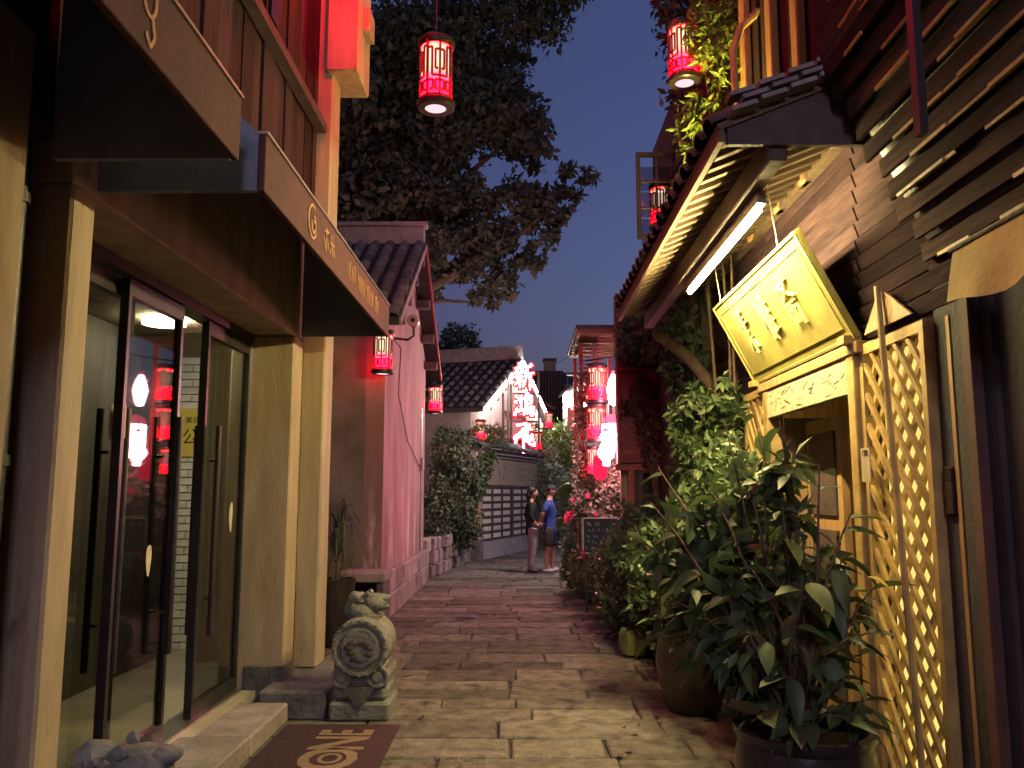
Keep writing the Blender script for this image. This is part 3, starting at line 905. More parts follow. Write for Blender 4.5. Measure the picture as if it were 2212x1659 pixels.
FRET = [[(0, 0), (0, 1)], [(-1, 0), (-1, 1)], [(-1, .97), (1, .97)], [(-1, .03), (1, .03)],
        [(-.92, .86), (-.62, .86), (-.62, .36), (.62, .36), (.62, .9), (.92, .9)],
        [(0, .82), (-.36, .82), (-.36, .48), (-.14, .48)], [(0, .82), (.36, .82), (.36, .48), (.14, .48)],
        [(-.92, .28), (-.55, .28), (-.55, .12), (-.8, .12)], [(0, .28), (-.35, .28), (-.35, .12), (-.15, .12)],
        [(0, .28), (.35, .28), (.35, .12), (.15, .12)], [(.92, .28), (.55, .28), (.55, .12), (.8, .12)]]
def make_lantern(label, loc, group=None, cord=0.5):
    t = thing('red_lantern', label, 'lantern', loc, 0, group)
    Rl, z0, z1 = .128, .06, .56
    MB().lathe([(Rl, z0 - .01), (Rl, .2), (Rl, .4), (Rl, z1 + .01)], (0, 0, 0), 24).build('shade', shade_m, t, smooth=True, local=True)
    fr = MB()
    for pn in range(4):
        for pl in FRET:
            for (s0, q0), (s1, q1) in zip(pl, pl[1:]):
                n = max(1, int(abs(s1 - s0) * 4))
                for k in range(n):
                    sa, sb = s0 + (s1 - s0) * k / n, s0 + (s1 - s0) * (k + 1) / n
                    qa, qb = q0 + (q1 - q0) * k / n, q0 + (q1 - q0) * (k + 1) / n
                    pts = []
                    for s_, q_ in ((sa, qa), (sb, qb)):
                        a = pn * math.pi / 2 + s_ * math.pi / 4
                        pts.append((math.cos(a) * (Rl + .006), math.sin(a) * (Rl + .006), z0 + q_ * (z1 - z0)))
                    am = pn * math.pi / 2 + (sa + sb) / 2 * math.pi / 4
                    fr.obox(pts[0], pts[1], .018, .010, up=(math.cos(am), math.sin(am), 0))
    fr.build('fretwork', fretred, t, local=True)
    MB().lathe([(.001, .55), (.15, .55), (.158, .565), (.158, .60), (.14, .615), (.05, .63), (.001, .64)], (0, 0, 0), 24).build('top_cap', blackpaint, t, smooth=True, local=True)
    MB().lathe([(.09, .0), (.145, .0), (.158, .012), (.158, .05), (.145, .062), (.09, .062), (.09, .0)], (0, 0, 0), 24, cap=False).build('bottom_cap', blackpaint, t, smooth=True, local=True)
    MB().lathe([(.001, .008), (.09, .008), (.09, .02), (.001, .02)], (0, 0, 0), 20).build('diffuser', disc_m, t, local=True)
    for k in range(4):
        a = math.pi / 4 + k * math.pi / 2
        MB().tube([(.148 * math.cos(a), .148 * math.sin(a), .05), (.148 * math.cos(a), .148 * math.sin(a), .56)], .007, 6).build('post', fretred, t, local=True)
    MB().tube([(0, 0, .63), (0, 0, .63 + cord)], .005, 6).build('cord', rubber, t, local=True)
    return t
lan = make_lantern('red fretwork lantern hanging on a cord over the lane before the tree', (-.72, 6.6, 4.8))
lan['group'] = 'red fretwork lanterns'
def lantern(loc, label, rz=0.0, s=1.0, group=None):
    c = copy_tree(lan); c.location = loc; c.rotation_euler = (0, 0, rz); c.scale = (s, s, s); c['label'] = label
    if group: c['group'] = group
    return c
lan.rotation_euler = (0, 0, R(20))
lantern((1.49, 7.15, 5.30), 'red lantern hung beside the yellow lit vine', R(25), .95)
lantern((-1.77, 10.42, 3.10), 'red lantern under the awning corner before the grey wall', 0, .92)
lantern((1.62, 9.25, 4.60), 'red lantern seen through the open casement window', R(30), .9)
lantern((-1.64, 15.72, 3.10), 'red lantern at the far eave of the pink gabled house', R(40), .9)
lantern((-1.02, 20.6, 2.86), 'small red lantern among leaves by the lit gable corner', R(10), .9)
lantern((1.16, 12.6, 2.95), 'upper red lantern of the pair on the timber frame', R(45), 1.0)
lantern((1.14, 12.6, 2.36), 'lower red lantern of the pair on the timber frame', R(50), .95)
lantern((1.10, 12.7, 1.85), 'small squat red lantern below the pair on the timber frame', R(20), .75)
lantern((.86, 26, 3.6), 'tiny red lantern under the red edged pent roof', R(5), .85)
lantern((.33, 25.5, 3.9), 'tiny red lantern half hidden beside the light strip', R(5), .7)
lantern((.47, 25, 2.85), 'red lantern below the glowing characters by the bushes', R(5), .95)
rl = thing('assumed_round_red_lantern', 'assumed round red paper lantern high before the plaster corbel of the shop', 'lantern', (-1.0, 5.9, 6.05))  # unseen lantern above the view, assumed from the red light on the corbel
MB().lathe([(.09, 0), (.19, .05), (.26, .15), (.27, .24), (.24, .34), (.16, .43), (.09, .46)], (-1.0, 5.9, 6.05), 24).build('paper_globe', emit('assumed_red_globe_glow', (1.0, .008, .03), 11), rl, smooth=True)
MB().lathe([(.001, .461), (.1, .461), (.1, .5), (.001, .5)], (-1.0, 5.9, 6.05), 16).build('top_cap', blackpaint, rl)
MB().lathe([(.001, -.04), (.1, -.04), (.1, -.001), (.001, -.001)], (-1.0, 5.9, 6.05), 16).build('bottom_cap', blackpaint, rl)
MB().tube([(-1.0, 5.9, 6.55), (-1.0, 5.9, 6.81)], .006, 6).build('cord', rubber, rl)
lantern((-.35, -1.6, 3.9), 'added red lantern behind the camera by the near wall of the shop', R(15), 1.1)  # this and the next two: unseen lanterns added behind the camera as reddish fill
lantern((.5, -4.0, 3.6), 'added red lantern behind the camera before the plain dark house', R(35), 1.1)
lantern((-.9, -6.3, 3.8), 'added red lantern behind the camera beside the added house wall', R(25), 1.1)

# wires that carry the two hanging lanterns
w1 = MB().tube([(-1.9, 6.6, 5.95), (-.72, 6.6, 5.93), (.6, 6.8, 6.05), (1.9, 7.1, 6.4)], .004, 5).build('overhead_wire', rubber)
tag(w1, 'thin dark wire across the lane that carries a lantern', 'wire')

for i, (yw, zw) in enumerate(((-1.6, 5.13), (-4.0, 4.83), (-6.3, 5.03), (-2.2, 5.69), (-4.8, 5.59))):  # wires for the lanterns added behind the camera
    o = MB().tube([(-1.85, yw, zw + .08), (0, yw, zw - .01), (1.95, yw, zw + .08)], .005, 5).build('overhead_wire', rubber)
    tag(o, 'wire across the lane holding ' + ('the added red lantern by the near shop wall', 'the added red lantern before the plain dark house', 'the added red lantern beside the added house wall', 'the added white lantern by the boarded house', 'the added white lantern by the added house')[i], 'wire', 'wires across the lane')
# white glowing jar lamps at the timber frame
jar_m = emit('jar_lamp_glow', (1.0, 0.27, 0.34), 19.0)
jar_pink = emit('jar_lamp_pink', (1.0, 0.12, 0.22), 0.3)
lane_m = emit('added_lane_glow', (1.0, 0.72, 0.60), 130)
def jar_lamp(loc, s, label, prof, cap, gm=None):
    t = thing('jar_lamp', label, 'lamp', loc, 0, 'white glowing jar lamps')
    MB().lathe(prof, (0, 0, 0), 20).build('glowing_jar', gm or jar_m, t, smooth=True, local=True)
    MB().lathe(cap, (0, 0, 0), 20).build('cap', jar_pink, t, smooth=True, local=True)
    zt = max(h for _, h in cap)
    MB().tube([(0, 0, zt), (0, 0, zt + .25 / s)], .006, 6).build('cord', rubber, t, local=True)
    t.scale = (s, s, s)
    return t
jar_lamp((1.30, 12.0, 2.23), 1, 'large white glowing cylinder lamp beside the red board', [(.001, 0), (.09, .0), (.13, .05), (.135, .2), (.13, .36), (.001, .37)], [(.13, .371), (.12, .44), (.05, .5), (.001, .51)])
jar_lamp((1.21, 11.9, 1.99), 1, 'white glowing gourd lamp with a narrow foot', [(.001, 0), (.05, 0), (.05, .07), (.11, .13), (.12, .2), (.07, .3), (.06, .34), (.09, .4), (.06, .48), (.001, .49)], [(.06, .485), (.03, .53), (.001, .54)])
jar_lamp((1.36, 12.2, 2.88), 1, 'upper white glowing flame shaped lamp on the timber frame', [(.001, 0), (.05, .02), (.08, .14), (.1, .24), (.07, .36), (.03, .46), (.001, .48)], [(.04, .47), (.03, .51), (.001, .53)])
0 and jar_lamp((1.18, 12.1, 2.47), .8, 'small round white glowing lamp before the stacked lanterns', [(.001, 0), (.08, .03), (.1, .12), (.07, .2), (.001, .22)], [(.05, .218), (.03, .26), (.001, .27)])
lpst = thing('added_lamp_post', 'slim dark lamp post added at the bend behind the couple', 'lamp post', (1.2, 16.4, 0))  # post and its lamp added to light the couple and the notice wall
MB().tube([(1.2, 16.4, 0), (1.2, 16.4, 3.85), (1.1, 16.4, 3.95), (.9, 16.4, 3.95)], .03, 8).build('post', darkmetal, lpst, smooth=True)
jar_lamp((.92, 16.4, 3.30), .9, 'added white glowing lamp hung from the lamp post at the bend', [(.001, 0), (.06, .02), (.1, .1), (.1, .24), (.06, .32), (.001, .33)], [(.05, .328), (.03, .37), (.001, .38)], lane_m)
rb = thing('red_paper_lamp', 'plain red paper lamp with a yellow tip below the glowing jars', 'lamp', (1.13, 12.0, 1.72))
MB().lathe([(.001, 0), (.07, .02), (.1, .08), (.105, .3), (.08, .36), (.001, .37)], (1.13, 12, 1.78), 18).build('paper_shade', emit('red_paper_glow', (.75, .012, .05), .25), rb, smooth=True)
MB().lathe([(.001, 0), (.03, 0), (.035, .06), (.001, .06)], (1.13, 12, 1.715), 12).build('tip', gold, rb)

# ================================================================== NOTICE WALL (turned with the bending lane)
nd = Vector((.305, .952, 0)); nn_ = Vector((.952, -.305, 0))      # along the wall / out to the lane
nw = thing('notice_wall', 'white wall with tiled coping holding a dark notice board grid', 'wall', (-1.07, 20.04, 0))
NB = Vector((-1.07, 20.04, 0))
def nbox(t0, t1, o0, o1, z0, z1):
    q = []
    for z in (z0, z1):
        for t, o in ((t0, o0), (t1, o0), (t1, o1), (t0, o1)):
            q.append(NB + nd * t + nn_ * o + Vector((0, 0, z)))
    return MB().add(q, [(0, 3, 2, 1), (4, 5, 6, 7), (0, 1, 5, 4), (1, 2, 6, 5), (2, 3, 7, 6), (3, 0, 4, 7)])
nbox(0, 4.9, -.3, 0, 0, 2.62).build('wall', whitewall, nw)
nbox(-.05, 4.95, .002, .06, 0, .42).build('plinth', plinthm, nw, bevel=.01)
nbox(-.06, .14, -.1, .09, .425, 1.78).build('end_post', creampaint, nw, bevel=.02)
nbox(-.1, .16, -.12, .11, 0, .42).build('post_base', stone_d, nw)
nbox(.16, 4.85, .003, .05, 1.80, 2.46).build('name_board', creampaint, nw)
nbox(0, 4.95, .004, .12, 2.48, 2.52).build('moulding', plinthm, nw); nbox(0, 4.95, .004, .17, 2.56, 2.62).build('moulding', plinthm, nw)
bd = nbox(.16, 4.85, .004, .03, .46, 1.78).build('board_back', darkwood, nw)
rz_n = math.atan2(nd.y, nd.x)
for side, (t0, t1) in enumerate(((.2, 2.4), (2.6, 4.8))):
    for c in range(3):
        for r_ in range(7):
            a = t0 + (t1 - t0) * c / 3 + .05; b = t0 + (t1 - t0) * (c + 1) / 3 - .05
            z0 = .50 + r_ * .182
            nbox(a, b, .031, .04, z0, z0 + .105).build('note_card', cream_paper, nw)
    for r_ in range(8):
        nbox(t0 - .02, t1 + .02, .035, .055, .45 + r_ * .182, .488 + r_ * .182).build('slat', darkwood, nw)
for t0 in (.15, .92, 1.66, 2.42, 3.31, 4.05, 4.78):
    w = .16 if t0 == 2.42 else .05
    nbox(t0, t0 + w, .042, .07, .45, 1.79).build('upright', darkwood, nw)
# words brushed on the name board (illegible short columns)
rw = random.Random(4)
inkb = MB()
for cidx, tc_ in enumerate((1.5, 1.75, 2.0, 2.9, 3.2, 3.45, 3.7, 3.95, 4.2, 4.45)):
    for k in range(5):
        t0 = tc_ + rw.uniform(-.03, .06); z0 = 1.95 + k * .075 + rw.uniform(-.02, .02)
        q = nbox(t0, t0 + rw.uniform(.03, .11), .0515, .0525, z0, z0 + rw.uniform(.012, .05)); inkb.add(q.v, q.f)
inkb.build('brushed_words', ink, nw)
# coping tiles
cop = nbox(-.05, 4.95, -.35, .22, 2.63, 2.68).build('coping', tilebed, nw)
e0 = NB + nd * 0 + nn_ * .26 + Vector((0, 0, 2.67)); e1 = NB + nd * 4.9 + nn_ * .26 + Vector((0, 0, 2.67))
roof_tiles(cop, e0, e1, (-nn_ * .5 + Vector((0, 0, .26))), .56, .2, .25, 8)
nbox(-.05, 4.95, -.2, -.1, 2.8, 2.98).build('ridge', ridgestone, nw)

cl_ = thing('added_tree_lamp', 'added unseen globe lamp on a post lighting the old tree from below', 'lamp', (-3.3, 18.6, 0))  # unseen lamp added behind the house to brighten the tree
MB().tube([(-3.3, 18.6, 0), (-3.3, 18.6, 2.9)], .035, 10).build('post', darkmetal, cl_)
MB().ball((-3.3, 18.6, 3.05), .16, 3).build('globe', emit('added_tree_glow', (1.0, .46, .40), 26), cl_, smooth=True)
# ================================================================== SECOND HOUSE, GABLE WITH LIGHT STRIPS
h2 = thing('lit_gable_house', 'pale gabled house with tile roof outlined in white light strips', 'house', (-1.2, 25.0, 0))
E1 = Vector((-1.16, 22.5, 0)); ap = E1 + nd * 3.1; E2 = E1 + nd * 6.2
zE, zA = 3.95, 5.62
lf = -nn_
MB().prism([E1, E2, E2 + Vector((0, 0, zE)), ap + Vector((0, 0, zA)), E1 + Vector((0, 0, zE))], lf * .25).build('gable_wall', whitewall, h2)
fw0 = E1 + lf * .26
MB().prism([fw0, fw0 + lf * 6, fw0 + lf * 6 + Vector((0, 0, zE)), fw0 + Vector((0, 0, zE))], nd * .25).build('front_wall', greywall, h2)
g0 = nn_ * .25
dv = Vector((0, 0, .12))
ez = .35 * (zA - zE) / 3.1
P0 = E1 - nd * .35 + g0 + Vector((0, 0, zE - ez)); P1 = ap + g0 + Vector((0, 0, zA)); P2 = E2 + nd * .35 + g0 + Vector((0, 0, zE - ez))
r1_ = MB().prism([P0, P1, P1 + dv, P0 + dv], lf * 7).build('roof', tilebed, h2)
MB().prism([P2, P1, P1 + dv, P2 + dv], lf * 7).build('roof', tilebed, h2)
uv_ = P1 - P0
roof_tiles(r1_, P0 + dv + lf * .1, P0 + dv + lf * 4.2, uv_, uv_.length - .05, .3, .42, 12)
MB().obox(P1 + Vector((0, 0, .3)), P1 + lf * 7 + Vector((0, 0, .3)), .22, .42).build('ridge', ridgestone, h2)
strip_m = emit('light_strip_glow', (1.0, 0.90, 0.76), 12)
for a_, b_, nm in ((P0, P1, 'a'), (P2, P1, 'b')):
    MB().obox(a_ + nn_ * .04 + Vector((0, 0, .0)), b_ + nn_ * .04 + Vector((0, 0, .0)), .05, .07).build('light_strip', strip_m, h2)
for t in (.4, 1.0, 1.7, 2.4):
    q = E1 + nd * t + nn_ * .1 + Vector((0, 0, zE + (zA - zE) * t / 3.1 - .2))
    MB().obox(q - nd * .1, q + nd * .1, .2, .16).build('purlin_end', darkwood, h2)
for t in (1.95, 2.7, 4.1):
    q = E1 + nd * t + nn_ * .02
    MB().obox(q + Vector((0, 0, 2.2)), q + Vector((0, 0, 4.6 + (.3 if t < 3 else 0))), .04, .08, up=nd).build('window_post', darkwood, h2)
for z in (2.5, 3.2, 4.0):
    q = E1 + nn_ * .022 + Vector((0, 0, z))
    MB().obox(q + nd * 1.98, q + nd * 4.1, .03, .06).build('window_rail', darkwood, h2)

# neon column of three characters
neon = thing('neon_sign', 'column of white glowing calligraphy characters edged in red', 'sign', (.06, 23.4, 2.7))
neon_w = emit('neon_white', (1.0, 0.86, 0.74), 1.4)
neon_r = emit('neon_red_edge', (0.85, 0.010, 0.035), .3)
BR = {  # brush strokes in a unit box: points + widths
 'xin': [[(-.42, .62), (-.02, .70)], [(-.22, .90), (-.20, .66)], [(-.36, .58), (-.30, .44)], [(-.08, .60), (-.14, .44)], [(-.46, .38), (.04, .44)], [(-.40, .16), (0, .22)], [(-.20, .40), (-.20, -.42)], [(-.20, .12), (-.44, -.22)], [(-.16, .10), (.0, -.08)], [(.42, .84), (.14, .62)], [(.16, .62), (.12, .1), (-.04, -.36)], [(.16, .34), (.52, .40)], [(.34, .36), (.33, -.5)]],
 'hong': [[(-.42, .7), (-.34, .6)], [(-.46, .4), (-.36, .32)], [(-.48, -.3), (-.36, .05)], [(-.28, .52), (.0, .56)], [(-.14, .52), (-.14, -.05)], [(-.32, -.1), (.02, -.02)], [(.2, .86), (.12, .7)], [(.1, .7), (.1, .05)], [(.1, .68), (.42, .7), (.42, .42)], [(.1, .5), (.42, .5)], [(.1, .3), (.42, .32)], [(.1, .08), (.5, .12)], [(.5, .12), (.48, -.36), (.36, -.3)], [(.06, -.1), (.0, -.3)], [(.18, -.1), (.16, -.26)], [(.3, -.08), (.3, -.24)]],
 'fei': [[(-.36, .66), (.12, .76)], [(.10, .76), (.2, .5), (.44, .46)], [(.3, .68), (.2, .6)], [(-.02, .52), (-.02, -.88)], [(-.06, .34), (-.52, .06)], [(-.3, .2), (-.46, -.34)], [(-.5, -.02), (-.14, .1)], [(.16, .4), (.14, -.2)], [(.14, .2), (.3, -.3), (.54, -.4)], [(.54, -.4), (.54, -.2)], [(.46, .16), (.26, .02)], [(.48, -.04), (.3, -.14)]],
 'yan': [[(-.1, .9), (.15, .8)], [(-.4, .55), (.45, .62)], [(-.25, .3), (.3, .35)], [(-.25, .08), (.3, .12)], [(-.25, -.15), (-.2, -.5), (.25, -.46), (.28, -.12), (-.25, -.15)]],
 'ren': [[(.02, .8), (.0, .2), (-.35, -.6)], [(.0, .3), (.2, -.2), (.42, -.55)]],
 'ding': [[(-.4, .5), (.45, .62)], [(.12, .55), (.12, -.4), (-.12, -.3)]],
 'su': [[(-.3, .82), (.32, .88)], [(-.24, .62), (.26, .66)], [(-.42, .42), (.44, .48)], [(.0, .98), (.0, .44)], [(.02, .36), (-.24, .16), (.14, .14), (-.26, -.12), (.3, -.06)], [(.02, -.08), (.02, -.66), (-.1, -.58)], [(-.2, -.24), (-.38, -.52)], [(.2, -.22), (.38, -.48)]],
 'ya': [[(-.5, .7), (-.1, .76)], [(-.42, .7), (-.44, .36)], [(-.5, .34), (-.06, .4)], [(-.2, .74), (-.2, -.55), (-.32, -.5)], [(-.22, .3), (-.5, -.12)], [(.16, .88), (.0, .4)], [(.08, .56), (.08, -.6)], [(.32, .86), (.3, .6)], [(.08, .56), (.5, .6)], [(.08, .26), (.46, .3)], [(.08, -.04), (.46, .0)], [(.08, -.36), (.52, -.3)], [(.28, .58), (.28, -.34)]],
 'zhai': [[(.0, .96), (.06, .82)], [(-.46, .7), (.46, .78)], [(.22, .72), (-.05, .42), (-.48, .2)], [(-.2, .68), (.1, .42), (.52, .24)], [(-.4, .1), (.42, .14)], [(.02, .12), (-.06, -.04)], [(-.34, -.06), (-.36, -.62)], [(-.34, -.06), (.36, -.02), (.36, -.6), (.26, -.56)], [(-.1, -.06), (-.1, -.5)], [(.12, -.04), (.12, -.5)]],
}
def brush(polys, w, thick, ex=0.0):
    """calligraphic strokes as rounded ribbons in the XZ plane, front towards -Y"""
    b = MB()
    kk = 0
    for pl in polys:
        pts = [Vector((p[0], p[1])) for p in pl]
        # resample
        Q = []
        for i in range(len(pts) - 1):
            for k in range(4):
                Q.append(pts[i].lerp(pts[i + 1], k / 4))
        Q.append(pts[-1])
        n = len(Q)
        L_, R_ = [], []
        for i, q in enumerate(Q):
            d = (Q[min(i + 1, n - 1)] - Q[max(i - 1, 0)]).normalized()
            t = i / (n - 1)
            ww = (w * (1.15 - .55 * t + .25 * math.sin(t * 9)) * .5) + ex
            if i == 0: q = q - d * (w * .25 + ex)
            if i == n - 1: q = q + d * (w * .2 + ex); ww = ww * .6 if ex == 0 else ww
            s_ = Vector((-d.y, d.x)) * ww
            L_.append(q + s_); R_.append(q - s_)
        poly = L_ + R_[::-1]
        yo = (kk % 6) * thick * .02; kk += 1
        n2 = len(poly)
        vs = [(p.x, -thick - yo, p.y) for p in poly] + [(p.x, 0, p.y) for p in poly]
        fs = []
        for i in range(n - 1):
            fs.append((i, i + 1, n2 - 2 - i, n2 - 1 - i))
        for i in range(n2):
            j = (i + 1) % n2
            fs.append((i, n2 + i, n2 + j, j))
        b.add(vs, fs)
    return b
def glyph(key, parent, loc, s, w, thick, m, name='character', rot=(0, 0, 0), ex=0.0, sx=1.0):
    me = brush(BR[key], w, thick, ex).mesh(name)
    me.materials.append(m)
    o = inst(name, me, parent, loc, rot, (s * sx, s, s), world=True)
    return o
for i, kx in enumerate(('xin', 'hong', 'fei')):
    zc = 4.78 - i * .82
    glyph(kx, neon, (.06, 23.40, zc), .54, .125, .05, neon_w, ex=.0)
    glyph(kx, neon, (.06, 23.48, zc), .54, .125, .05, neon_r, 'red_edge', ex=.075)
MB().box((-.42, 23.56, 2.62), (-.36, 23.6, 5.1)).build('frame_post', darkwood, neon); MB().box((.46, 23.56, 2.62), (.52, 23.6, 5.1)).build('frame_post', darkwood, neon)
for z in (2.7, 3.6, 4.4, 5.05): MB().box((-.36, 23.565, z), (.46, 23.595, z + .05)).build('frame_rail', darkwood, neon)

# ================================================================== FAR BUILDINGS
fb = thing('tall_timber_building', 'tall dark timber building with a chimney closing the lane', 'building', (1.1, 36, 0))
MB().box((.3, 35.5, 0), (1.8, 39, 6.85)).build('wall', darkwood, fb)
x = .3
while x < 1.78:
    MB().box((x, 35.46, 3.2), (x + .05, 35.499, 6.8)).build('batten_or_light_streak', plank, fb); x += .13
MB().box((1.8, 35.0, 0), (2.25, 38.5, 6.2)).build('side_wing', darkwood, fb)
ch = MB().box((.98, 35.9, 6.852), (1.5, 36.4, 7.35)).build('chimney', stucco, fb); 
MB().box((.94, 35.86, 7.352), (1.54, 36.44, 7.46)).build('cap', darkwood, ch)
MB().prism([(.2, 35.45, 5.55), (1.4, 33.2, 4.9), (1.4, 33.2, 5.0), (.2, 35.45, 5.65)], (-.9, -.4, 0)).build('pent_roof', tilebed, fb)
MB().obox((.35, 33.2, 5.45), (1.35, 33.0, 4.95), .05, .09).build('roof_edge', redwood, fb)
fg = thing('white_lit_house', 'narrow white house wall lit brightly beyond the timber frame', 'house', (2.0, 30.5, 0))
MB().prism([(1.5, 30, 0), (3.4, 29.6, 0), (3.4, 29.6, 6.0), (2.1, 29.9, 5.55), (1.5, 30, 5.1)], (0, .3, 0)).build('wall', whitewall, fg)
MB().prism([(1.35, 29.6, 5.05), (2.15, 29.5, 5.62), (2.15, 29.5, 5.72), (1.35, 29.6, 5.15)], (0, .8, 0)).build('roof', tilebed, fg)
MB().obox((1.6, 29.6, 4.6), (2.3, 29.5, 4.75), .12, .12).build('wall_lamp', strip_m, fg)
vsn = thing('vertical_shop_sign', 'narrow vertical sign with pale glowing characters on red', 'sign', (1.84, 29.2, 3))
MB().box((1.62, 29.25, 2.85), (2.1, 29.32, 5.1)).build('board', redwood, vsn)
sgl = emit('sign_character_glow', (1.0, .55, .5), .3)
for i, kx in enumerate(('yan', 'ren', 'ding')):
    glyph(kx, vsn, (1.84, 29.24, 4.7 - i * .72), .3, .22, .03, sgl)
    glyph(kx, vsn, (1.84, 29.248, 4.7 - i * .72), .3, .22, .02, neon_r, 'red_edge', ex=.09)
# something to close the view left and right beyond the bend
cb = thing('dark_far_house', 'dark house row beyond the bushes at the bend of the lane', 'house', (6, 40, 0))
MB().box((2.3, 38, 0), (12, 46, 6.0)).build('wall', darkwood, cb)
MB().prism([(2.0, 37.5, 6.0), (12, 37.5, 6.0), (12, 42, 7.6), (2.0, 42, 7.6)], (0, 0, .12)).build('roof', tilebed, cb)
# ================================================================== RIGHT: TEA HOUSE
tea = thing('tea_house', 'timber tea house with lattice front and low rafter eave', 'building', (2.4, 5.4, 0))
WX = 1.9
# door frame
MB().box((WX - .04, 4.62, 0), (WX + .08, 4.72, 2.43)).build('door_post', wood_y, tea, bevel=.006)
MB().box((WX - .04, 6.28, 0), (WX + .08, 6.38, 2.43)).build('door_post', wood_y, tea, bevel=.006)
MB().box((WX - .035, 4.722, 2.16), (WX + .02, 6.278, 2.37)).build('painted_header', palewood, tea, bevel=.004)
hs_ = MB(); rh_ = random.Random(5)
for k in range(34):
    yv = rh_.uniform(4.8, 6.2); zv = rh_.uniform(2.19, 2.32)
    hs_.obox((WX - .0362 - .0002 * (k % 6), yv, zv), (WX - .0362 - .0002 * (k % 6), yv + rh_.uniform(-.12, .12), zv + rh_.uniform(-.02, .05)), .0012, rh_.uniform(.003, .008), up=(0, .3, 1))
hs_.build('painted_strokes', darkwood, tea)
MB().box((WX - .05, 4.55, 2.372), (WX + .1, 6.5, 2.44)).build('lintel', wood, tea, bevel=.006)
# siding above
for i, (y0, y1) in enumerate(((3.4, 4.61), (4.63, 6.37), (6.39, 8.2))):
    z = 2.445
    while z < 3.7:
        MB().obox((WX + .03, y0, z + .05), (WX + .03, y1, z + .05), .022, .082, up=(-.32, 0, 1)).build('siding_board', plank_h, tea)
        z += .1
MB().box((WX + .055, 3.4, 2.445), (WX + .075, 8.2, 3.7)).build('siding_backing', blackpaint, tea)
# lattice panels
def lattice(y0, y1, z0, z1, x, parent, sp=.108, ang=50, w=.03):
    bk = MB()
    for sgn in (-1, 1):
        dy, dz = math.cos(R(ang)), math.sin(R(ang)) * sgn
        nrm_y, nrm_z = -dz, dy
        c0 = Vector(((y0 + y1) / 2, (z0 + z1) / 2))
        ext = (abs((y1 - y0) / 2 * nrm_y) + abs((z1 - z0) / 2 * nrm_z))
        k = -int(ext / sp)
        while k * sp <= ext:
            py, pz = c0.x + nrm_y * k * sp, c0.y + nrm_z * k * sp
            ts = []
            t0, t1 = -9, 9
            for (p, d, lo, hi) in ((py, dy, y0, y1), (pz, dz, z0, z1)):
                a, b = (lo - p) / d, (hi - p) / d
                if a > b: a, b = b, a
                t0, t1 = max(t0, a), min(t1, b)
            if t1 - t0 > .05:
                xx = x + (0 if sgn > 0 else .022)
                MB().obox((xx, py + dy * t0, pz + dz * t0), (xx, py + dy * t1, pz + dz * t1), w, .02, up=(1, 0, 0)).build('lattice_slat', wood_y, parent)
            k += 1
glow_p = emit('lit_paper_screen', (1.0, 0.70, 0.18), 0.15)
for (y0, y1) in ((3.86, 4.61), (6.39, 7.05)):
    fr = MB()
    fr.box((WX - .01, y0, .06), (WX + .05, y0 + .045, 2.42)); fr.box((WX - .01, y1 - .045, .06), (WX + .05, y1, 2.42))
    fr.box((WX - .01, y0 + .045, 2.36), (WX + .05, y1 - .045, 2.42)); fr.box((WX - .01, y0 + .045, .06), (WX + .05, y1 - .045, .12))
    lp = fr.build('lattice_panel', wood_y, tea)
    lattice(y0 + .045, y1 - .045, .12, 2.36, WX + .005, lp)
    MB().box((WX + .11, y0 + .02, .12), (WX + .115, y1 - .02, 2.36)).build('paper_screen', glow_p, lp)
MB().tube([(1.84, 4.21, 2.66), (1.83, 4.1, 1.6), (1.835, 4.0, .05)], .017, 8).build('bamboo_pole', wood_y, tea, smooth=True)
tg = MB().box((1.84, 4.42, 1.66), (1.846, 4.53, 1.84)).build('name_tag', creampaint, tea)
tm = text_mesh('门牌', .035, .0006, 0, ink); inst('lettering', tm, tg, (1.8385, 4.475, 1.81), (R(90), 0, R(-90)), world=True)
# interior
MB().box((3.6, 3.4, 0), (3.7, 8.2, 3.2)).build('back_wall', darkwood, tea)
MB().box((1.95, 7.1, 0), (3.6, 7.2, 3.2)).build('inner_wall', wood, tea)
MB().box((1.95, 3.4, 3.2), (3.7, 8.2, 3.3)).build('ceiling', darkwood, tea)
MB().box((1.9, 3.3, 0.0), (3.7, 8.2, 0.1)).build('floor', stone_d, tea)
# inner door leaf, ajar
dl = MB().box((2.12, 5.55, .12), (2.17, 6.2, 2.12)).build('door_leaf', wood, tea)
dl.rotation_euler = (0, 0, 0)
for z0, z1 in ((.25, .75), (.85, 1.35), (1.45, 2.02)):
    MB().box((2.105, 5.63, z0), (2.119, 6.12, z1)).build('door_panel', darkwood, dl)
for k in range(5):
    MB().box((1.99 + k * .001, 6.02 - k * .1 * .0 - .0, .1), (2.05, 6.27, 2.15)) if False else None
for k in range(6):
    MB().box((WX + .085 + k * .075, 6.255 + .002 * k, .1), (WX + .157 + k * .075, 6.285, 2.16)).build('reveal_plank', wood, tea)
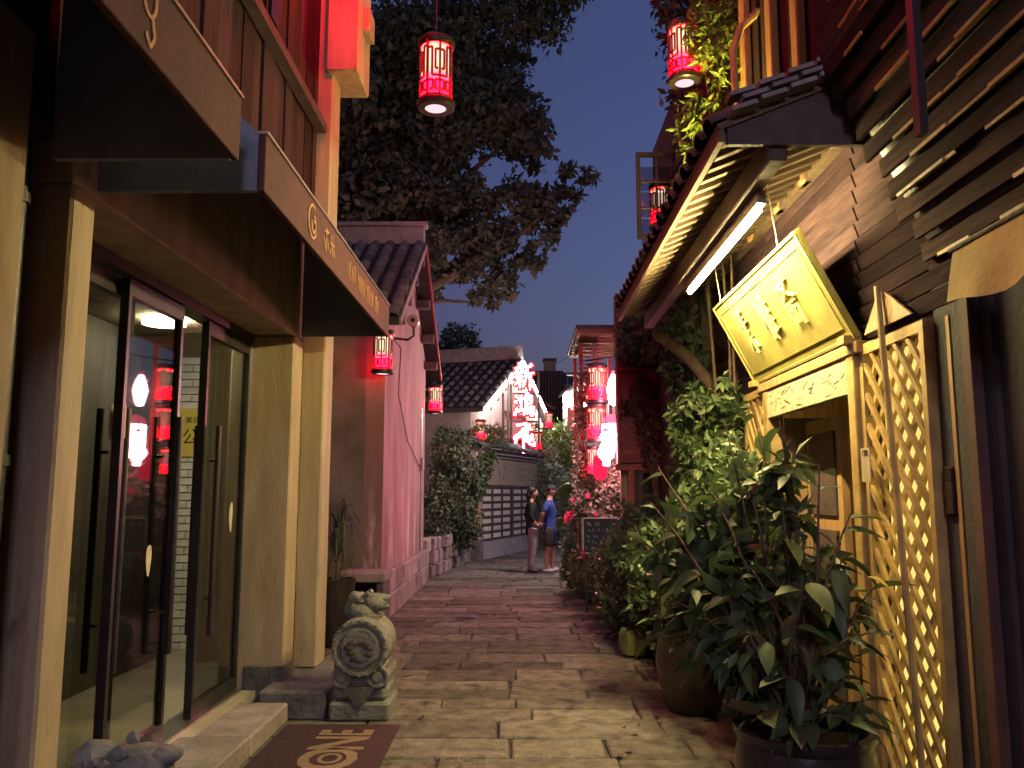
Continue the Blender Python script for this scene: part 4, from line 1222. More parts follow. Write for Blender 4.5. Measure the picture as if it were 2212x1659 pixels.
# upper storey
rnd = random.Random(31)
yy = 3.95
while yy < 8.15:
    w = min(rnd.uniform(.16, .26), 8.2 - yy)
    MB().box((WX + .02 + rnd.uniform(-.012, .012), yy, 3.62), (WX + .14, yy + w - .008, 6.9)).build('upper_plank', plank, tea)
    yy += w
for yc in (4.45, 5.2, 5.75, 6.45):
    MB().box((WX - .06, yc, 3.62), (WX + .005, yc + .13, 6.9)).build('upper_post', wood, tea, bevel=.01)
MB().tube([(1.93, 6.3, 5.48), (1.78, 6.3, 5.34), (1.71, 6.3, 5.14), (1.715, 6.3, 4.86), (1.75, 6.3, 4.5)], [.035, .032, .03, .03, .034], 8).build('curved_brace', wood, tea, smooth=True)
MB().box((1.55, 3.9, 6.9), (4, 8.3, 7.05)).build('upper_eave', darkwood, tea)
# low eave: beam, rafters, boarding and tiles
zf = lambda x: 3.32 + (x - 1.0) * .40
MB().box((1.235, 3.95, 3.24), (1.325, 8.2, 3.385)).build('eave_beam', darkwood, tea, bevel=.008)
MB().box((1.86, 3.92, 3.62), (1.92, 8.2, 3.70)).build('wall_plate', rafterm, tea)
yy = 3.98
while yy < 8.2:
    MB().obox((1.0, yy, zf(1.0) + .03), (1.92, yy, zf(1.92) + .03), .055, .06).build('rafter', rafterm, tea)
    yy += .165
pent = MB().prism([(.97, 3.9, zf(.97) + .064), (1.93, 3.9, zf(1.93) + .064), (1.93, 3.9, zf(1.93) + .10), (.97, 3.9, zf(.97) + .10)], (0, 4.3, 0)).build('pent_roof', rafterm, tea)
MB().obox((.985, 3.9, zf(.97) + .04), (.985, 8.2, zf(.97) + .04), .03, .07).build('eave_board', rafterm, tea)
upt = Vector((.96, 0, .384))
roof_tiles(pent, (.95, 3.98, zf(.95) + .10), (.95, 8.15, zf(.95) + .10), upt, 1.03, .21, .30, 15)
# verge: the ends of the bedded tiles at the near side
for lay in range(3):
    for k in range(6):
        x0 = 1.02 + k * .145 + (lay % 2) * .06
        if x0 + .12 > 1.9: continue
        MB().obox((x0, 3.86 + .015 * lay, zf(x0) + .115 + lay * .045), (x0 + .125, 3.86 + .015 * lay, zf(x0 + .125) + .105 + lay * .045), .11, .022).build('verge_tile', plinthm, tea)
MB().prism([(1.02, 3.915, zf(1.02) - .02), (1.9, 3.915, 3.3), (1.9, 3.915, zf(1.9) + .06), (1.02, 3.915, zf(1.02) + .06)], (0, .03, 0)).build('verge_board', darkwood, tea)

# sign board, tilted forward
sg = thing('tilted_sign_board', 'tilted gilded sign board with three raised characters under the eave', 'sign', (1.9, 5.55, 2.46))
bx, bz, tx, tz = 1.865, 2.455, 1.545, 3.075
upd = Vector((tx - bx, 0, tz - bz)); sh = upd.length; upd.normalize()
fwd = Vector((upd.z, 0, -upd.x)) * -1      # out of the face, towards the lane and down
if fwd.x > 0: fwd = -fwd
sc_ = Vector(((bx + tx) / 2, 5.56, (bz + tz) / 2))
def sbox(y0, y1, h0, h1, d0, d1):
    q = []
    for d in (d0, d1):
        for yv, h in ((y0, h0), (y1, h0), (y1, h1), (y0, h1)):
            q.append(sc_ + Vector((0, yv, 0)) + upd * h + fwd * d)
    return MB().add(q, [(0, 3, 2, 1), (4, 5, 6, 7), (0, 1, 5, 4), (1, 2, 6, 5), (2, 3, 7, 6), (3, 0, 4, 7)])
hl, hh = 1.0, sh / 2
sbox(-hl, hl, -hh, hh, -.035, 0).build('panel', signgold, sg, bevel=.004)
for y0, y1, h0, h1 in ((-hl, hl, hh - .022, hh), (-hl, hl, -hh, -hh + .022), (-hl, -hl + .022, -hh + .022, hh - .022), (hl - .022, hl, -hh + .022, hh - .022)):
    sbox(y0, y1, h0, h1, .001, .011).build('moulding', signedge, sg, bevel=.003)
for y0, y1, h0, h1 in ((-hl + .08, hl - .08, hh - .088, hh - .078), (-hl + .08, hl - .08, -hh + .078, -hh + .088), (-hl + .08, -hl + .088, -hh + .088, hh - .088), (hl - .088, hl - .08, -hh + .088, hh - .088)):
    sbox(y0, y1, h0, h1, .001, .006).build('inner_line', signedge, sg)
# characters read from the lane: left is the far end
rotm = Matrix((Vector((0, -1, 0)), -fwd, upd)).transposed()   # local x -> -Y, local y -> into board, local z -> up the board
for kx, yc in (('su', .52), ('ya', .02), ('zhai', -.46)):
    p = sc_ + Vector((0, yc, 0)) + upd * .0 + fwd * .001
    glyph(kx, sg, p, .215, .10, .07, signletter, rot=rotm.to_euler())
for yv in (-.93, .93):
    MB().box((1.80, 5.56 + yv - .05, 2.43), (1.9, 5.56 + yv + .05, 2.475)).build('support_block', wood_y, sg)
for yv in (-.7, .75):
    q = sc_ + Vector((0, yv, 0)) + upd * hh
    MB().tube([q, (q.x - .05, q.y + .02, 3.5)], .004, 5).build('hanging_wire', steel, sg)

# tube lamp under the eave beam
tl = thing('tube_lamp', 'bright fluorescent tube lamp fixed under the eave beam', 'lamp', (1.30, 5.4, 3.15))
MB().box((1.285, 4.36, 3.165), (1.335, 6.36, 3.237)).build('fitting', steel, tl)
MB().tube([(1.31, 4.42, 3.145), (1.31, 6.30, 3.145)], .016, 10).build('tube', emit('tube_glow', (1.0, 0.77, 0.33), 110), tl, smooth=True)

plank_d = mat('black_brown_boards', (0.085, 0.052, 0.045), .9, (.03, .019, .022), 5, .35, 25, stretch=(6, .5, 6), obj_rand=.4, spec=.04)
# near slanted boarding and wall at the right edge
nb_ = thing('boarded_house', 'dark boarded house with overhanging storey next to the lattice', 'building', (2.2, 2.4, 0))
MB().box((1.96, -1, 0), (2.2, 3.38, 3.0)).build('wall', navywall, nb_)
MB().box((1.885, 3.45, 0), (1.934, 3.53, 2.55)).build('post', mat('dull_red_post', (.12, .05, .04), .8, (.06, .03, .03), 5), nb_, bevel=.008)
MB().box((1.93, 3.70, 0), (1.955, 3.73, 2.4)).build('edge_strip', wood, nb_)
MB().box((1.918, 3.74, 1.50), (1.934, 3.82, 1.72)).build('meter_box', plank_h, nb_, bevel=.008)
tp = MB().prism([(1.86, 4.45, 2.45), (1.86, 4.23, 2.66), (1.86, 3.9, 2.45)], (.012, 0, 0)).build('lit_triangle', wood, nb_)  # patch of light on the siding, shaped as a lighter board
n_b = 11
for i in range(n_b):
    t = i / (n_b - 1)
    x, z = 1.94 - .46 * t, 2.62 + 1.0 * t
    MB().obox((x, -.5, z), (x, 3.84 - .03 * (i % 3), z), .085, .02, up=(1, 0, .1)).build('slanted_board', plank_d, nb_)
rb2 = random.Random(8)
for i in range(n_b):
    for k in range(5):
        t = (i + .5) / (n_b - 1)
        x, z = 1.94 - .46 * t - .02, 2.62 + 1.0 * t
        ya = rb2.uniform(1.6, 3.4); yb = min(ya + rb2.uniform(.15, .7), 3.8)
        MB().obox((x - .004 * k, ya, z), (x - .004 * k, yb, z), .016, .010, up=(1, 0, .1)).build('batten_or_light_streak', wood_y, nb_)  # streaks of light along the board edges, laid as pale strips
for i in range(24):
    if i % 2 == 0:
        ya = rb2.uniform(2.0, 3.3)
        MB().obox((1.458, ya, 3.66 + i * .13), (1.458, ya + rb2.uniform(.2, .5), 3.66 + i * .13), .008, .014).build('batten_or_light_streak', wood_y, nb_)  # light streaks on the clapboards, again as pale strips
    z = 3.66 + i * .13
    MB().obox((1.475, -.5, z + .06), (1.475, 3.86, z + .06), .022, .125, up=(-.18, 0, 1)).build('clapboard', plank_d, nb_)
MB().box((1.50, -.5, 3.62), (1.9, 3.85, 6.8)).build('upper_wall', blackpaint, nb_)
MB().box((1.45, 2.88, 2.9), (1.48, 2.93, 4.6)).build('hanging_post', blackpaint, nb_)
MB().prism([(1.99, -.5, 2.60), (1.53, -.5, 3.62), (1.60, -.5, 3.62), (2.05, -.5, 2.60)], (0, 4.3, 0)).build('soffit', blackpaint, nb_)
MB().box((1.935, 3.381, 0), (2.2, 3.84, 2.62)).build('wall', navywall, nb_)
MB().box((1.9, -9, 0), (2.3, -1.01, 6.8)).build('wall', blackpaint, nb_)  # unseen right wall added behind the camera, keeps sky light off the lane
# ladder-like shutter slats on the near part
for k in range(8):
    MB().box((1.452, 1.7, 3.72 + k * .19), (1.47, 2.72, 3.80 + k * .19)).build('shutter_slat', wood, nb_)
cv = thing('canvas_valance', 'ochre canvas valance hanging from the boarded house', 'awning', (1.75, 2.6, 2.35))
cm = MB(); vs, fs = [], []
for i in range(25):
    t = i / 24; yv = 3.3 - 1.6 * t
    for k in range(5):
        q = k / 4
        vs.append((1.76 - .05 * q + .012 * math.sin(i * 1.1 + q) * q, yv, 2.58 - .24 * q + .025 * math.cos(i * .55) * q))
for i in range(24):
    for k in range(4):
        a = i * 5 + k; fs.append((a, a + 1, a + 6, a + 5))
cm.add(vs, fs).build('canvas', cloth_y, cv, smooth=True)
MB().tube([(1.76, 3.32, 2.585), (1.76, 1.7, 2.585)], .012, 8).build('rail', darkwood, cv)

# unseen flood lamp, assumed from the vine's yellow light, lights it from below
fl_ = thing('assumed_flood_lamp', 'assumed small flood lamp on the eave roof shining up into the vine', 'lamp', (1.62, 6.5, 3.8))
MB().box((1.55, 6.42, 3.72), (1.71, 6.58, 3.80)).build('housing', darkmetal, fl_)
MB().box((1.565, 6.435, 3.801), (1.695, 6.565, 3.81)).build('lens', emit('assumed_flood_glow', (1.0, 0.80, 0.16), 420), fl_)

# ================================================================== RED-FRONTED HOUSE AND TIMBER FRAME
rh = thing('red_front_house', 'house with red timber window front behind the climbing plants', 'house', (2.2, 11.8, 0))
MB().box((1.28, 11.06, 0), (4.0, 11.3, 1.25)).build('base_wall', stone_d, rh)
MB().box((1.28, 11.06, 1.98), (4.0, 11.3, 4.3)).build('wall', darkwood, rh)
MB().box((2.05, 11.06, 1.252), (4.0, 11.3, 1.978)).build('wall', darkwood, rh)
MB().box((1.24, 11.0, 1.90), (1.92, 11.055, 1.98)).build('lintel', redwood, rh)
MB().box((1.42, 11.0, 1.25), (1.48, 11.055, 1.898)).build('post', redwood, rh)
MB().box((1.34, 11.31, 1.2), (4, 11.4, 2.1)).build('room_back', creampaint, rh)
for x0 in (1.485, 1.53):
    MB().box((x0, 11.01, 1.255), (x0 + .03, 11.05, 1.895)).build('mullion', darkwood, rh)
win = MB(); win.box((1.56, 11.01, 1.255), (1.60, 11.05, 1.895)); win.box((1.86, 11.01, 1.255), (1.90, 11.05, 1.895)); win.box((1.60, 11.012, 1.55), (1.86, 11.048, 1.585)); win.box((1.60, 11.012, 1.255), (1.86, 11.048, 1.285)); win.box((1.60, 11.012, 1.865), (1.86, 11.048, 1.895))
wf = win.build('window', darkwood, rh)
MB().box((1.60, 11.025, 1.286), (1.86, 11.03, 1.549)).build('pane', glass_w, wf); MB().box((1.60, 11.025, 1.586), (1.86, 11.03, 1.864)).build('pane', glass_w, wf)
MB().box((1.6, 10.2, 4.3), (4, 13, 4.5)).build('roof', tilebed, rh)
# casement standing open above
cs = thing('casement_window', 'open casement window with six dark panes among the ivy', 'window', (1.35, 9.0, 4.3))
c = MB()
c.box((1.30, 8.98, 4.30), (1.345, 9.02, 5.31)); c.box((1.70, 8.98, 4.30), (1.74, 9.02, 5.31))
c.box((1.345, 8.982, 5.26), (1.70, 9.018, 5.31)); c.box((1.345, 8.982, 4.30), (1.70, 9.018, 4.35)); c.box((1.515, 8.984, 4.35), (1.54, 9.016, 5.26))
for z in (4.65, 4.96): c.box((1.345, 8.985, z), (1.515, 9.015, z + .022)); c.box((1.54, 8.985, z), (1.70, 9.015, z + .022))
cf_ = c.build('frame', blackpaint, cs)
cs.location.z += .12
for x0, x1 in ((1.345, 1.515), (1.54, 1.70)):
    for z0, z1 in ((4.35, 4.65), (4.672, 4.96), (4.982, 5.26)):
        MB().box((x0, 8.998, z0), (x1, 9.002, z1)).build('pane', glass_w, cs)
MB().tube([(1.36, 9.0, 4.3), (1.30, 9.0, 4.0), (1.33, 9.0, 3.75)], .012, 6).build('stay', redwood, cs)
iv = thing('ivy_clad_house', 'dark two storey house side smothered in ivy', 'house', (2.4, 9.6, 0))
MB().box((1.82, 8.25, 0), (4, 11.0, 6.3)).build('wall', darkwood, iv)

rbd = thing('red_notice_board', 'dark red board with faint lettering beside the glowing lamps', 'sign', (1.6, 10.95, 2.0))
MB().box((1.29, 10.93, 1.99), (1.88, 10.98, 3.22)).build('board', mat('deep_red_board', (.20, .025, .045), .55, (.12, .015, .03), 7, .15), rbd, bevel=.006)
MB().box((1.26, 10.92, 1.97), (1.289, 10.99, 3.3)).build('side_rail', redwood, rbd)
MB().box((1.26, 10.91, 3.222), (1.92, 10.99, 3.25)).build('top_rail', redwood, rbd)
ltr = mat('faint_red_lettering', (.50, .10, .07), .6)
tm = text_mesh('088 5168 0777', .075, .001, 0, ltr); inst('lettering', tm, rbd, (1.58, 10.928, 2.13), (R(90), 0, 0), world=True)
for i, kx in enumerate(('zhai', 'su')):
    glyph(kx, rbd, (1.58, 10.9295, 2.85 - i * .4), .2, .12, .004, ltr)

tf = thing('timber_frame', 'open timber frame with slatted roof carrying the stacked lanterns', 'pergola', (1.25, 13.2, 0))
for x0, y0 in ((.92, 13.1), (1.54, 13.1), (.92, 14.6), (1.54, 14.6)):
    MB().box((x0, y0, 0), (x0 + .06, y0 + .06, 3.98)).build('post', redwood, tf, bevel=.005)
MB().box((.84, 12.5, 4.10), (1.75, 15.0, 4.16)).build('roof_board', tilebed, tf)
for k in range(14):
    MB().box((.86, 12.55 + k * .17, 4.03), (1.73, 12.60 + k * .17, 4.098)).build('rafter', rafterm, tf)
MB().box((.90, 13.09, 3.985), (1.66, 13.15, 4.028)).build('beam', rafterm, tf)
for z in (2.1, 2.75, 3.35):
    MB().box((.985, 13.11, z), (1.535, 13.14, z + .035)).build('rail', darkwood, tf)
for k in range(9):
    MB().box((.985, 13.10, 3.45 + k * .06), (1.30, 13.107, 3.475 + k * .06)).build('blind_slat', redwood, tf)
MB().box((1.12, 13.04, 3.4), (1.19, 13.085, 3.98)).build('hanging_strip', whitewall, tf)
MB().tube([(.98, 12.6, 3.62), (1.4, 12.5, 3.66), (1.5, 12.0, 3.66)], .012, 6).build('lantern_arm', darkmetal, tf)

bb = thing('chalk_board', 'small chalk menu board with pale frame among the flowers', 'sign', (1.15, 11.5, 0))
MB().box((.84, 11.49, .80), (1.46, 11.52, 1.25)).build('board', chalkboard, bb)
f = MB(); f.box((.82, 11.475, .78), (.845, 11.525, 1.27)); f.box((1.455, 11.475, .78), (1.48, 11.525, 1.27)); f.box((.845, 11.476, 1.25), (1.455, 11.524, 1.27)); f.box((.845, 11.476, .78), (1.455, 11.524, .80))
f.build('frame', lightframe, bb)
for x0 in (.86, 1.42): MB().box((x0, 11.5, 0), (x0 + .03, 11.53, .78)).build('leg', darkwood, bb)
cb_ = MB(); rw = random.Random(14)
for i in range(70):
    x = rw.uniform(.88, 1.4); z = .84 + rw.randrange(5) * .08 + rw.uniform(-.01, .01)
    cb_.obox((x, 11.4885 - .0002 * (i % 7), z), (x + rw.uniform(-.025, .03), 11.4885 - .0002 * (i % 7), z + rw.uniform(.01, .05)), .001, .008, up=(0.3, 0, 1))
cb_.build('chalk_marks', chalk, bb)
# ================================================================== PLANTS
def shrub(name, label, blobs, n, size, m, seed, cat='shrub', stems=5, aspect=2.0, droop=.2, shell=.5, base=None, group=None):
    c = blobs[0][0]
    base = base or (c[0], c[1], 0)
    t = thing(name, label, cat, base, 0, group)
    foliage('foliage', blobs, n, size, m, t, seed, aspect, droop, shell)
    rr = random.Random(seed)
    s_ = MB()
    for i in range(stems):
        (bc, br) = blobs[i % len(blobs)]
        s_.tube([(base[0] + rr.uniform(-.08, .08), base[1] + rr.uniform(-.08, .08), base[2]), ((base[0] + bc[0]) / 2 + rr.uniform(-.1, .1), (base[1] + bc[1]) / 2, (base[2] + bc[2]) / 2), (bc[0] + rr.uniform(-.3, .3) * br[0], bc[1] + rr.uniform(-.3, .3) * br[1], bc[2] + br[2] * .5)], [.02, .014, .006], 5)
    s_.build('stems', bark, t)
    return t

shrub('hedge_bush', 'large dark leafy bush over the low stone wall', [((-1.45, 18.3, 1.5), (.55, .8, 1.05)), ((-1.5, 18.0, 2.4), (.45, .7, .75)), ((-1.75, 17.4, 1.2), (.35, .8, .75)), ((-1.05, 19.0, 2.0), (.35, .5, .6)), ((-1.3, 18.6, .8), (.45, .6, .4))], 9000, .10, lf_dark, 41)
shrub('pine_sprig_bush', 'needle leaved branch in front of the lit gable', [((-.85, 20.6, 3.0), (.5, .4, .35)), ((-1.05, 20.3, 2.5), (.45, .4, .4))], 1500, .16, lf_mid, 42, aspect=5, stems=3, base=(-1.5, 20.6, 0))
shrub('bend_bush', 'light green bush beside the notice wall end behind the couple', [((.75, 25.2, 1.6), (.7, .7, 1.0)), ((.6, 25.8, 2.6), (.6, .6, .7)), ((1.5, 24.8, 1.2), (.8, .6, 1.0))], 6000, .12, lf_pale, 43)
shrub('yellow_bush', 'yellow green bush lit below the glowing characters', [((.4, 25.9, 3.3), (.35, .4, .5)), ((1.2, 27.5, 3.0), (.6, .5, .8))], 2200, .12, lf_bright, 44, base=(.6, 26, 0))
shrub('dark_bend_tree', 'dark leafy shrub filling the bend below the timber building', [((1.6, 28.0, 2.4), (.9, .8, 1.5)), ((2.3, 27.5, 1.2), (.8, .8, 1.1))], 5000, .14, lf_mid, 45)
flw = shrub('flower_bush', 'pale leaved flowering bush with pink blooms before the timber frame', [((1.35, 13.2, 1.35), (.5, .5, .65)), ((1.05, 13.4, 1.15), (.35, .4, .5)), ((1.6, 12.9, 1.65), (.3, .35, .45)), ((.95, 13.6, .75), (.3, .4, .35))], 7500, .085, lf_pale, 46, cat='flower bush')
bl_me = MB()
for k in range(6):
    a = k * 1.047
    bl_me.ball((.035 * math.cos(a), .0, .035 * math.sin(a)), .032, 1, (1, .5, 1))
bl_me.ball((0, -.01, 0), .025, 1)
bm2 = bl_me.mesh('blossom'); bm2.materials.append(petal); bm2.polygons.foreach_set('use_smooth', [True] * len(bm2.polygons))
for i, (x, y_, z, s) in enumerate(((.72, 12.9, 1.25, 1.2), (.68, 12.9, 1.21, 1.1), (.78, 12.9, 1.31, .8), (1.0, 12.7, 1.55, .7), (.78, 12.9, 1.50, .7), (1.48, 12.4, 1.62, .8), (1.58, 12.4, 1.64, .9), (1.52, 12.45, 1.85, .8), (.82, 11.4, .78, 1.2), (1.12, 12.75, 1.28, .6), (1.62, 12.4, 1.86, .7), (1.3, 12.6, 1.75, .5))):
    inst('blossom', bm2, flw, (x, y_, z), (0, 0, i), (s, s, s), world=True)
shrub('border_bush', 'low leafy border plant at the kerb beyond the green pot', [((1.05, 12.4, .42), (.35, .8, .38)), ((.95, 13.8, .35), (.3, .7, .32)), ((1.25, 10.9, .5), (.35, .6, .45)), ((1.2, 9.6, .45), (.35, .6, .42))], 7000, .09, lf_mid, 47)
shrub('spreading_bush', 'dark spreading bush behind the brown glazed jar', [((1.4, 8.4, .75), (.4, .7, .6)), ((1.3, 9.0, 1.0), (.35, .6, .5)), ((1.65, 7.8, .9), (.35, .5, .7)), ((1.45, 7.5, .5), (.3, .4, .4))], 8000, .10, lf_dark, 48)
shrub('fern_climber', 'tall feathery climber with light green leaflets beside the far lattice', [((1.62, 7.5, 1.7), (.26, .35, .75)), ((1.55, 7.3, 2.2), (.22, .25, .35)), ((1.65, 7.7, 1.0), (.25, .35, .5)), ((1.72, 7.0, 2.35), (.14, .16, .22))], 5200, .085, lf_mid, 49, aspect=2.6, droop=.7)
shrub('ivy', 'dark ivy hanging over the house side around the casement window', [((1.75, 8.6, 3.3), (.3, .5, .7)), ((1.95, 10.0, 4.3), (.28, .8, 1.1)), ((1.85, 8.4, 4.9), (.25, .5, .7)), ((1.72, 9.3, 3.5), (.3, .7, .4)), ((1.84, 9.0, 2.6), (.17, .8, .7)), ((1.86, 9.4, 1.9), (.14, .6, .5)), ((1.5, 10.5, 3.6), (.3, .4, .3)), ((1.95, 8.7, 4.2), (.2, .4, .8))], 15000, .095, lf_dark, 50, cat='ivy', droop=.8, base=(1.8, 9.0, 0))
shrub('post_vine', 'reddish vine climbing the near post of the timber frame', [((.93, 13.0, 2.0), (.12, .15, 1.0)), ((.98, 13.0, 3.0), (.12, .12, .5)), ((1.05, 12.9, 1.4), (.25, .2, .4))], 2200, .08, lf_pale, 51, cat='vine', droop=.5)
shrub('board_creeper', 'dark creeper leaves spread over the red board', [((1.55, 10.85, 2.75), (.25, .08, .35)), ((1.72, 10.85, 2.4), (.18, .08, .45))], 1100, .075, leafmat('leaf_reddish', (.16, .09, .06), (.06, .04, .03)), 52, cat='vine', droop=.6, base=(1.9, 10.8, 0))
shrub('yellow_lit_vine', 'vine with feathery leaves lit yellow on the upper wall', [((1.80, 6.85, 5.3), (.14, .28, .75)), ((1.78, 7.05, 4.5), (.16, .3, .5)), ((1.66, 7.0, 5.7), (.2, .3, .4)), ((1.6, 7.3, 4.9), (.18, .25, .35)), ((1.72, 7.5, 4.05), (.16, .4, .35))], 4200, .10, lf_bright, 53, cat='vine', aspect=3.2, droop=.9, base=(1.85, 7.2, 0))
br = thing('leaning_branch', 'thick bare branch leaning from the ivy down to the fern', 'branch', (1.9, 7.9, 2.3))
MB().tube([(1.36, 8.2, 3.18), (1.45, 8.15, 3.1), (1.62, 8.0, 2.92), (1.72, 7.9, 2.75), (1.86, 7.75, 2.5), (1.92, 7.7, 2.3)], [.05, .055, .06, .055, .06, .055], 10).build('limb', bark, br, smooth=True)

# single big leaves: one object each
LEAF = leaf_shape('leaf', 1, .46, 6, .16, .22, lf_gloss)
LEAFY = leaf_shape('leaf', 1, .30, 6, .18, .3, lf_yellow)
LEAFP = leaf_shape('leaf', 1, .4, 6, .15, .22, lf_mid)
LEAF2 = {LEAF.name: leaf_shape('leaf', 1, .38, 6, .26, .5, lf_gloss), LEAFP.name: leaf_shape('leaf', 1, .34, 6, .22, .5, lf_mid)}
def branch_plant(root, base, limbs, seed, leafme, lsize, per=7, stemr=.012):
    """limbs: list of end points; leaves set alternately along the outer part of each limb"""
    rr = random.Random(seed)
    for e in limbs:
        b0, e0 = Vector(base), Vector(e)
        mid = b0.lerp(e0, .5) + Vector((rr.uniform(-.06, .06), rr.uniform(-.06, .06), .10))
        pts = [b0, b0.lerp(mid, .5) + Vector((0, 0, .03)), mid, mid.lerp(e0, .55) + Vector((0, 0, .03)), e0]
        MB().tube(pts, [stemr, stemr * .9, stemr * .75, stemr * .55, stemr * .3], 6).build('stem', bark, root, smooth=True)
        for k in range(per):
            t = .42 + .58 * (k + .5) / per
            i = min(int(t * 4), 3); p = pts[i].lerp(pts[i + 1], t * 4 - i)
            d = (pts[i + 1] - pts[i]).normalized()
            az = math.atan2(d.y, d.x) + (1 if k % 2 else -1) * rr.uniform(.5, 1.5) + (0 if k < per - 1 else 0)
            if k == per - 1: az = math.atan2(d.y, d.x)
            s = lsize * rr.uniform(.5, 1.35)
            inst('leaf', leafme if rr.random() < .55 else LEAF2.get(leafme.name, leafme), root, p, (rr.uniform(-.6, .6), rr.uniform(-.35, .9), az), (s, s, s), world=True)
bp = thing('potted_shrub', 'tall glossy big leaved shrub in dark jar before the lattice', 'plant', (1.32, 4.25, 0))
MB().lathe([(.2, 0), (.26, .05), (.32, .22), (.33, .34), (.31, .42), (.33, .45), (.33, .48), (.29, .48), (.28, .42), (.001, .40)], (1.36, 4.2, 0), 28).build('jar', ceramic_d, bp, smooth=True)
MB().lathe([(.001, .425), (.15, .43), (.27, .42), (.27, .40), (.001, .40)], (1.36, 4.2, 0), 20, 'z', .04, 3).build('soil', soilm, bp)
rr = random.Random(77)
limbs = [(1.05, 3.98, .56), (1.2, 3.9, .5), (1.5, 3.86, .56), (1.62, 4.0, .6), (.7, 4.8, 1.3), (.9, 4.9, 1.6), (.75, 4.6, .85), (.72, 4.7, 1.55), (.8, 4.9, 1.75), (.78, 4.5, 1.05), (1.3, 4.7, 2.1), (1.15, 4.7, 2.0), (1.45, 4.6, 1.85), (.85, 4.6, 1.3), (1.25, 4.45, 1.35), (1.4, 4.3, 1.25), (1.6, 4.2, 1.3), (1.0, 4.2, 1.0), (1.25, 3.95, .95), (1.45, 4.1, .85), (.9, 4.4, .9), (1.38, 4.45, 2.0), (1.2, 4.6, 1.85), (1.55, 4.35, 1.75), (1.05, 4.6, 1.6), (1.68, 4.3, 1.5), (.92, 4.75, 1.45), (1.3, 4.2, 1.55), (1.5, 4.5, 1.4), (1.1, 4.3, 1.3), (1.72, 4.15, 1.15), (.95, 4.45, 1.15), (1.35, 4.0, 1.2), (1.6, 4.0, .95), (1.1, 4.05, .95), (1.3, 4.5, 1.65), (1.0, 4.9, 1.05), (1.55, 4.6, 1.05), (1.2, 4.0, .75), (1.5, 3.9, .75), (1.02, 4.3, .75), (1.7, 4.3, .8), (1.32, 4.35, 1.0), (1.15, 4.5, .9)]
branch_plant(bp, (1.36, 4.25, .40), limbs, 78, LEAF, .17, 6)
foliage('inner_leaves', [((1.3, 4.5, 1.0), (.42, .3, .42)), ((1.3, 4.5, 1.5), (.3, .25, .3)), ((1.25, 4.4, .7), (.35, .25, .22)), ((1.0, 4.7, 1.2), (.3, .25, .4))], 1000, .13, lf_gloss, bp, 61, 2.2, .5, .3)
for q in ((1.62, 4.05, 1.02), (1.7, 4.12, 1.12), (1.56, 4.2, 1.28), (1.66, 4.1, 1.2)):
    inst('leaf', LEAFY, bp, q, (rr.uniform(-.4, .4), rr.uniform(-.3, .3), rr.uniform(0, 6)), (.13, .13, .13), world=True)
jp = thing('jar_plant', 'leafy plant in brown glazed jar on the paving', 'plant', (1.27, 6.42, 0))
MB().lathe([(.17, 0), (.2, .03), (.25, .2), (.27, .36), (.25, .5), (.265, .55), (.26, .57), (.225, .57), (.22, .5), (.001, .48)], (1.27, 6.42, 0), 28).build('jar', ceramic, jp, smooth=True)
MB().lathe([(.001, .51), (.15, .515), (.215, .50), (.215, .48), (.001, .48)], (1.27, 6.42, 0), 18, 'z', .04, 4).build('soil', soilm, jp)
branch_plant(jp, (1.27, 6.42, .5), [(1.05, 6.2, .8), (1.45, 6.2, .85), (1.2, 6.6, 1.2), (1.4, 6.6, 1.4), (1.05, 6.6, 1.05), (1.5, 6.4, 1.15), (1.3, 6.1, .7), (1.25, 6.4, 1.0), (1.0, 6.4, .65)], 79, LEAFP, .14, 9, .008)
shrub('kerb_shrub', 'soft green shrub filling the gap between the two jars and the doorway', [((1.55, 5.6, 1.0), (.26, .5, .75)), ((1.4, 5.3, 1.45), (.28, .35, .4)), ((1.6, 6.1, .7), (.25, .4, .6)), ((1.25, 5.9, 1.15), (.28, .3, .35)), ((1.5, 6.4, 1.6), (.3, .35, .5)), ((1.1, 6.6, 1.05), (.3, .3, .35))], 6500, .085, lf_mid, 81, droop=.5, aspect=2.3)
gp = thing('green_glazed_pot', 'low round yellow green glazed pot on the paving edge', 'pot', (1.13, 8.5, 0))
MB().lathe([(.1, 0), (.15, .03), (.175, .12), (.165, .2), (.14, .25), (.145, .265), (.12, .265), (.11, .22), (.001, .21)], (1.13, 8.5, 0), 26).build('pot', greenglaze, gp, smooth=True)
foliage('sprouts', [((1.15, 8.52, .36), (.15, .15, .12))], 260, .07, lf_dark, gp, 60)
ll = thing('long_yellow_lit_leaf', 'long arching leaf coloured by its yellow light rising from the dark bush', 'leaf', (1.3, 8.0, .6))  # the yellow light on this leaf is put into its colour
inst('leaf', LEAFY, ll, (1.42, 7.7, 1.0), (.2, -.25, R(185)), (.34, .34, .34), world=True)
MB().tube([(1.5, 7.75, .5), (1.46, 7.72, .85), (1.42, 7.7, 1.0)], .006, 5).build('stalk', lf_mid, ll)
lo = thing('lotus_plant', 'broad round pale leaf plant behind the couple', 'plant', (.78, 14.2, 0))
lm = MB().lathe([(.001, 0), (.1, .02), (.19, .05), (.21, .03)], (0, 0, 0), 16, 'z', .05, 2).mesh('leaf'); lm.materials.append(lf_bright); lm.polygons.foreach_set('use_smooth', [True] * len(lm.polygons))
